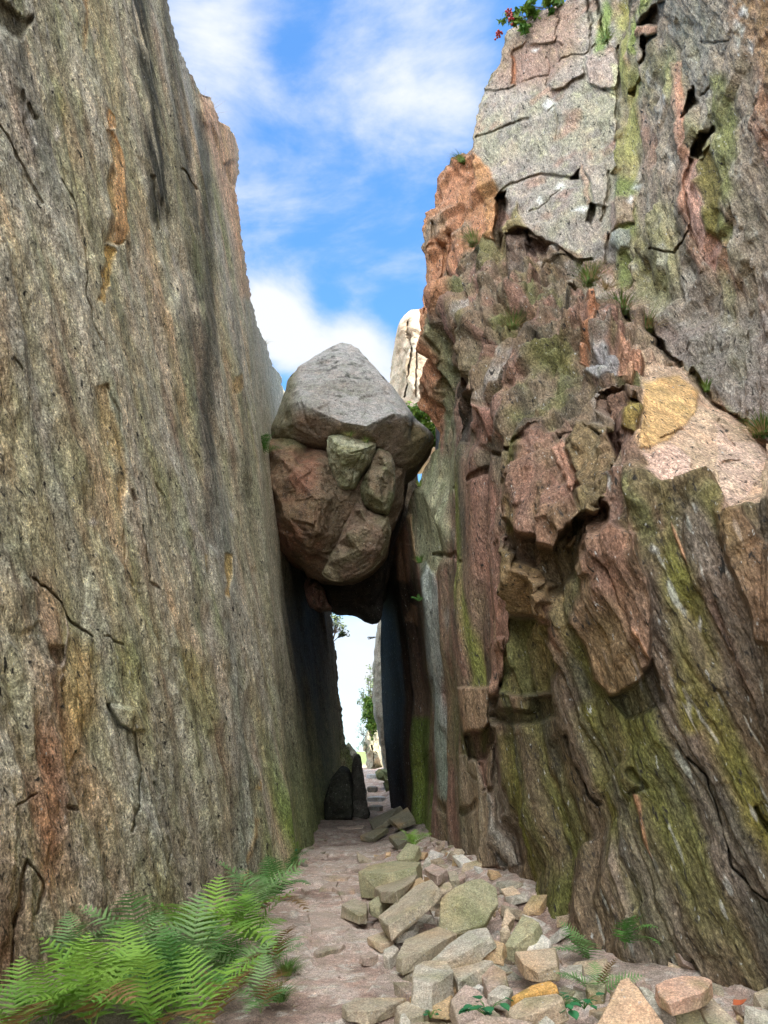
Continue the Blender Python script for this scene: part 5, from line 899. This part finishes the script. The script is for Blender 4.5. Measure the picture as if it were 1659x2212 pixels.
# (plate x, plate y of the root, depth)
FE = [(110, 2190, 4.9, .55, 'yellow green fern spreading at the bottom left corner', M_FERN), (250, 2130, 5.3, .62, 'bright green fern behind the one in the bottom left corner', M_FERN), (150, 2060, 5.9, .42, 'small yellowish fern high against the left cliff', M_FERNP), (330, 2200, 4.9, .55, 'fern with bright fronds at the bottom edge, left half', M_FERN),
      (310, 2060, 6.0, .62, 'pale grey green fern with two upright fronds at the cliff', M_FERNP), (400, 2100, 5.7, .6, 'dense fern in the middle of the fern bank', M_FERNP), (450, 2190, 5.0, .5, 'lowest fern in the middle at the bottom edge', M_FERN), (450, 2030, 6.6, .75, 'tallest fern standing upright in the middle of the bank', M_FERN), (520, 2110, 5.9, .5, 'fern leaning over the path edge near the bottom', M_FERNP),
      (540, 2020, 7.0, .62, 'fern with long fronds reaching toward the path', M_FERN), (555, 1960, 8.2, .7, 'upright fern near the upper end of the bank', M_FERNP), (595, 1935, 9.3, .55, 'dark fern at the upper end of the bank', M_FERND), (590, 2060, 6.5, .38, 'low fern trailing onto the path', M_FERNP), (380, 2150, 5.3, .55, 'shaded fern low in the bank', M_FERND), (480, 2080, 6.1, .5, 'dark fern under the tallest one', M_FERND), (620, 1870, 11.2, .40, 'small fern at the cliff foot where the path narrows', M_FERND), (30, 2225, 4.7, .45, 'fern cut by the left edge of the frame', M_FERN), (200, 2200, 4.9, .6, 'broad fern filling the bottom left edge', M_FERN),
      (565, 2150, 5.5, .35, 'feathery low fern at the lower path edge', M_FERNP), (635, 1830, 12.3, .25, 'tiny bright green plant high at the narrow end of the bank', M_FERN)]
for a in FE: fern(a[0], a[1], a[2], a[3], a[4], a[5], 8 if a[3] > .5 else 7, drop=.1)
fern(1275, 2085, 6.3, .36, 'small pale fern on the rubble at the right cliff foot', M_FERNP, 6, (math.pi, 1.2), 'ferns at the right cliff foot')
fern(1350, 2050, 6.1, .34, 'dark fern hanging from the right cliff foot', M_FERND, 7, (-1.3, .9), 'ferns at the right cliff foot')
fern(1290, 2160, 5.6, .32, 'faded green fern low behind the peaked rock', M_FERNP, 7, None, 'ferns at the right cliff foot')
fern(562, 985, 12.9, .5, 'small dark fern in the crack between left cliff and boulder', M_FERND, 7, (-.2, 1.4), None, flat=True)
fern(895, 1830, 12.3, .35, 'bright green fern at the foot of the green cliff edge', M_FERN, 9, None, 'ferns at the right cliff foot')
fern(905, 1300, 12.9, .2, 'tiny green tuft of fern on the pale ledge right of the boulder', M_FERND, 5, None, None, flat=True)

def blades(n, h, spread, seed, lean=(0, 0)):
    rr = np.random.RandomState(seed); V = []; F = []
    for k in range(n):
        a = rr.rand() * 6.28; b = np.array([math.cos(a), math.sin(a), 0]) * rr.rand() * spread * .35; out_ = np.array([math.cos(a), math.sin(a), 0]) * rr.uniform(.1, .9) * spread + np.array([lean[0], lean[1], 0]) * rr.uniform(.3, 1); H = h * rr.uniform(.5, 1.1); w = rr.uniform(.003, .006) * (1 + h); t = np.array([-math.sin(a), math.cos(a), 0]) * w; p0 = b
        i0 = len(V); nseg = 5
        for j in range(nseg + 1):
            u = j / nseg; p = b + out_ * u ** 1.7 + np.array([0, 0, H * (u - .42 * u * u * (1.0 + rr.rand() * .2))]); V += [p - t * (1 - u * .95), p + t * (1 - u * .95)]
        for j in range(nseg): F.append([i0 + 2 * j, i0 + 2 * j + 1, i0 + 2 * j + 3, i0 + 2 * j + 2])
    return np.array(V), F
def tuft(x, y, Y, h, spread, n, label, straw=.25, lean=(0, 0)):
    b = at(x, y, Y); r_ = empty('grass_tuft', b, label, 'grass tuft', 'grass tufts on the ledges')
    V, F = blades(int(n * (1 - straw)), h, spread, int(x), lean); mesh_obj('green_blades', V, F, M_GRASS, r_)
    if straw > 0: V, F = blades(max(6, int(n * straw)), h * .8, spread * 1.3, int(x) + 1, (lean[0], lean[1])); V[:, 2] -= V[:, 2] * .5; mesh_obj('dry_blades', V, F, M_STRAW, r_)
tuft(1275, 612, 9.6, .42, .34, 260, 'green grass tuft at the top of the diagonal ledge below the grey slab', .3, (0, -.1)); tuft(1345, 672, 9.0, .36, .34, 220, 'green tuft half way up the diagonal ledge crack', .3, (0, -.1)); tuft(1395, 715, 8.5, .34, .3, 220, 'pale green and straw tuft at the middle of the diagonal ledge', .5, (0, -.1))
tuft(1108, 708, 10.0, .32, .3, 200, 'reddish green tuft on the broken grey stones', .35, (0, -.1)); tuft(1022, 528, 12.0, .45, .3, 240, 'red tipped green tuft in the notch left of the dark slit', .4, (-.1, -.1)); tuft(998, 352, 13.0, .30, .25, 160, 'blue green tuft on the skyline shoulder of the right cliff', 0, (-.2, 0)); tuft(1527, 845, 7.4, .22, .10, 90, 'small bright green tuft in the crack above the orange ledge', 0, (0, -.05)); tuft(1650, 940, 6.4, .30, .28, 260, 'wide grass tuft at the right edge of the frame', .3, (-.05, -.1)); tuft(1310, 625, 9.3, .22, .2, 90, 'dry straw hanging beside the uppermost ledge tuft', .95, (0, -.2))
tuft(755, 943, 12.75, .14, .18, 120, 'grass growing on top of the pale green wedge block', .5, (0, -.05)); tuft(790, 955, 12.8, .12, .16, 80, 'short grass right of the tuft on the wedge block', .4, (0, -.05)); tuft(436, 252, 11.2, .5, .35, 60, 'dry straw tuft high on the left cliff edge', 1.0, (.1, -.3)); tuft(1337, 300, 10.3, .2, .12, 50, 'dry straw tuft in the crack at the right of the grey slab', .95, (0, -.1)); tuft(1333, 372, 10.2, .2, .12, 50, 'dry straw tuft at the lower right corner of the grey slab', .9, (0, -.1)); tuft(1310, 90, 11.0, .35, .25, 140, 'green grass in the groove at the top of the slab', .1, (0, -.05)); tuft(236, 526, 8.0, .12, .08, 30, 'few dry blades in the orange scar of the left cliff', .9, (.05, -.05)); tuft(325, 2010, 6.7, .35, .12, 70, 'dry and green grass hanging on the left cliff above the ferns', .7, (.05, -.1))
tuft(618, 2105, 6.4, .18, .2, 160, 'fine green grass at the left path edge', .1); tuft(600, 2160, 5.7, .16, .2, 150, 'fine green grass by the path nearest the bottom edge', .1); tuft(570, 745, 20, .3, .25, 50, 'thin grass on the skyline of the left cliff', .3); tuft(905, 1215, 13.0, .25, .2, 90, 'green grass on the ledge just right of the boulder', .1); tuft(905, 1050, 13.3, .25, .15, 70, 'green grass high on the ledge at the boulder contact', .1)
def leafcloud(n, R3, seed, size, flatn=.3, shape=None, cl=14):
    rr = np.random.RandomState(seed); V = []; F = []; cs = rr.normal(0, .42, (cl, 3)) * R3
    for k in range(n):
        c = cs[rr.randint(cl)] + rr.normal(0, .16, 3) * R3; s = size * rr.uniform(.6, 1.3); a = rr.normal(size=3); a /= np.linalg.norm(a); b = np.cross(a, rr.normal(size=3)); b /= np.linalg.norm(b); i = len(V)
        V += [c - a * s, c + b * s * .38, c + a * s, c - b * s * .38]; F.append([i, i + 1, i + 2, i + 3])
    return np.array(V), F, cs
def tube(pts, r0, r1, V, F, k=6):
    pts = [np.array(p, float) for p in pts]; st = len(V)
    for i, p in enumerate(pts):
        d = (pts[min(i + 1, len(pts) - 1)] - pts[max(i - 1, 0)]); d /= np.linalg.norm(d) + 1e-9; u = np.cross(d, [.3, .2, 1] if abs(d[2]) < .9 else [1, 0, 0]); u /= np.linalg.norm(u); w = np.cross(d, u); rr = r0 + (r1 - r0) * i / (len(pts) - 1)
        for j in range(k): a = 2 * math.pi * j / k; V.append(p + (u * math.cos(a) + w * math.sin(a)) * rr)
    for i in range(len(pts) - 1):
        for j in range(k): F.append([st + i * k + j, st + i * k + (j + 1) % k, st + (i + 1) * k + (j + 1) % k, st + (i + 1) * k + j])
def woody(name, base, crowns, label, cat, mat, leaf, nleaf, r0=.03, berries=None, group=None):
    root = empty(name, base, label, cat, group); V = []; F = []; rr = np.random.RandomState(int(abs(base[0] * 100)) + nleaf)
    for (c, R3) in crowns:
        c = np.array(c) - base; mid = c * .5 + rr.normal(0, .08, 3) * np.linalg.norm(c); tube([np.zeros(3), mid, c], r0, r0 * .35, V, F)
        lv, lf, cs = leafcloud(nleaf, np.array(R3), rr.randint(999), leaf)
        for q in cs: tube([mid, (mid + c + q) / 2 + rr.normal(0, .02, 3), c + q], r0 * .4, r0 * .1, V, F, 4)
        mesh_obj('foliage', lv + c, lf, mat, root)
    mesh_obj('trunk' if cat == 'tree' else 'stem', V, F, M_BARK, root)
    if berries:
        for p in berries:
            for k in range(14):
                bm = bmesh.new(); bmesh.ops.create_icosphere(bm, subdivisions=2, radius=.024); me = bpy.data.meshes.new('berry'); bm.to_mesh(me); bm.free(); me.materials.append(M_BERRY)
                ob = link(bpy.data.objects.new('berry', me)); ob.parent = root; ob.location = tuple(np.array(p) - base + rr.normal(0, .035, 3))
woody('rowan_shrub', at(1190, 20, 12.6), [(at(1110, 45, 12.3), (.22, .2, .12)), (at(1150, 22, 12.2), (.25, .2, .14)), (at(1195, 5, 12.1), (.25, .2, .16)), (at(1130, 62, 12.2), (.12, .1, .10))], 'green shrub with red berries overhanging the top of the right cliff', 'shrub', M_LEAF, .075, 230, .014, [at(1078, 75, 12.1), at(1098, 27, 12.1), at(1105, 40, 12.0)])
woody('leafy_shrub', at(915, 935, 19), [(at(905, 895, 18.6), (.35, .3, .4)), (at(925, 925, 18.4), (.45, .3, .35)), (at(940, 950, 18.2), (.25, .3, .2))], 'yellow green shrub behind the boulder against the right cliff', 'shrub', M_LEAF, .075, 620, .02)
woody('birch_tree', at(716, 1390, 27), [(at(735, 1352, 27), (.28, .2, .30)), (at(727, 1335, 27), (.22, .2, .2)), (at(742, 1368, 27), (.16, .15, .12))], 'thin pale tree leaning into the gap from the left cliff', 'tree', M_BIRCH, .05, 210, .02)
woody('birch_tree', at(800, 1590, 37), [(at(800, 1490, 37), (.45, .4, .8)), (at(797, 1530, 37), (.5, .4, .7)), (at(808, 1460, 37), (.4, .4, .5))], 'pale airy tree seen through the gap on the right', 'tree', M_BIRCH, .07, 420, .05)
woody('green_bush', at(803, 1590, 36), [(at(801, 1545, 36), (.42, .3, .7)), (at(806, 1575, 36), (.3, .3, .5)), (at(799, 1525, 36), (.45, .3, .35))], 'bright green bush under the airy tree through the gap', 'bush', M_LEAF, .09, 620, .05)
woody('bare_shrub', at(790, 1590, 35), [(at(781, 1585, 35), (.25, .2, .5)), (at(783, 1610, 35), (.3, .2, .25))], 'sparse grey shrub left of the far outcrop', 'shrub', M_BIRCH, .04, 120, .02)
woody('twiggy_plant', at(812, 1376, 24), [(at(802, 1378, 24), (.12, .1, .04))], 'little twig sticking out from the right wall of the gap', 'plant', M_BIRCH, .035, 50, .01)
def broadleaf(x, y, Y, n, size, label):
    b = at(x, y, Y); root = empty('broad_leaved_plant', b, label, 'plant', 'broad leaved plants on the rubble'); rr = np.random.RandomState(int(x)); SV = []; SF = []
    for k in range(n):
        a = rr.rand() * 6.28; rad = size * rr.uniform(.4, 1.8); c = np.array([math.cos(a) * rad, math.sin(a) * rad * .7, size * rr.uniform(.2, 1.2)]); tube([np.zeros(3), c * .5 + [0, 0, .02], c], .003, .0015, SV, SF, 4)
        s = size * rr.uniform(.55, .95); d = np.array([math.cos(a), math.sin(a), rr.uniform(-.5, .1)]); d /= np.linalg.norm(d); w = np.cross(d, [0, 0, 1]); w /= np.linalg.norm(w); up = np.cross(w, d); V = []; F = []
        prof = [(0, 0), (.12, .28), (.3, .42), (.5, .44), (.7, .34), (.88, .16), (1, 0)]
        for t, wd in prof: V += [c + d * s * t + w * s * wd + up * s * .10 * (wd * 2), c + d * s * t - up * s * .12 * t * t, c + d * s * t - w * s * wd + up * s * .10 * (wd * 2)]
        for i in range(len(prof) - 1): F += [[3 * i, 3 * i + 1, 3 * i + 4, 3 * i + 3], [3 * i + 1, 3 * i + 2, 3 * i + 5, 3 * i + 4]]
        mesh_obj('leaf', V, F, M_LEAFB, root, smooth=True)
    mesh_obj('stem', SV, SF, M_FERND, root)
broadleaf(1052, 2195, 4.9, 12, .075, 'dark broad leaved plant left of the bottom centre stones'); broadleaf(1215, 2185, 4.9, 16, .075, 'dark broad leaved plant left of the peaked rock'); broadleaf(930, 2200, 4.95, 9, .035, 'small leafy weed at the bottom edge beside the path'); broadleaf(1262, 2180, 5.1, 10, .06, 'broad leaved plant touching the peaked rock'); broadleaf(632, 1845, 11.6, 14, .06, 'light green leafy weed on the left cliff foot up the path')
# dead leaf
dv = at(1583, 2170, 5.2); rr = np.random.RandomState(5); V = [(0, 0, 0), (.02, .03, .02), (.06, .03, .015), (.09, 0, .03), (.06, -.03, .02), (.02, -.025, .0), (.045, 0, -.008)]
o = mesh_obj('dead_leaf', V, [[0, 1, 6], [1, 2, 6], [2, 3, 6], [3, 4, 6], [4, 5, 6], [5, 0, 6]], M_DEAD); o.location = tuple(dv); tag(o, 'curled orange dead leaf by the slabs at the bottom right', 'leaf')
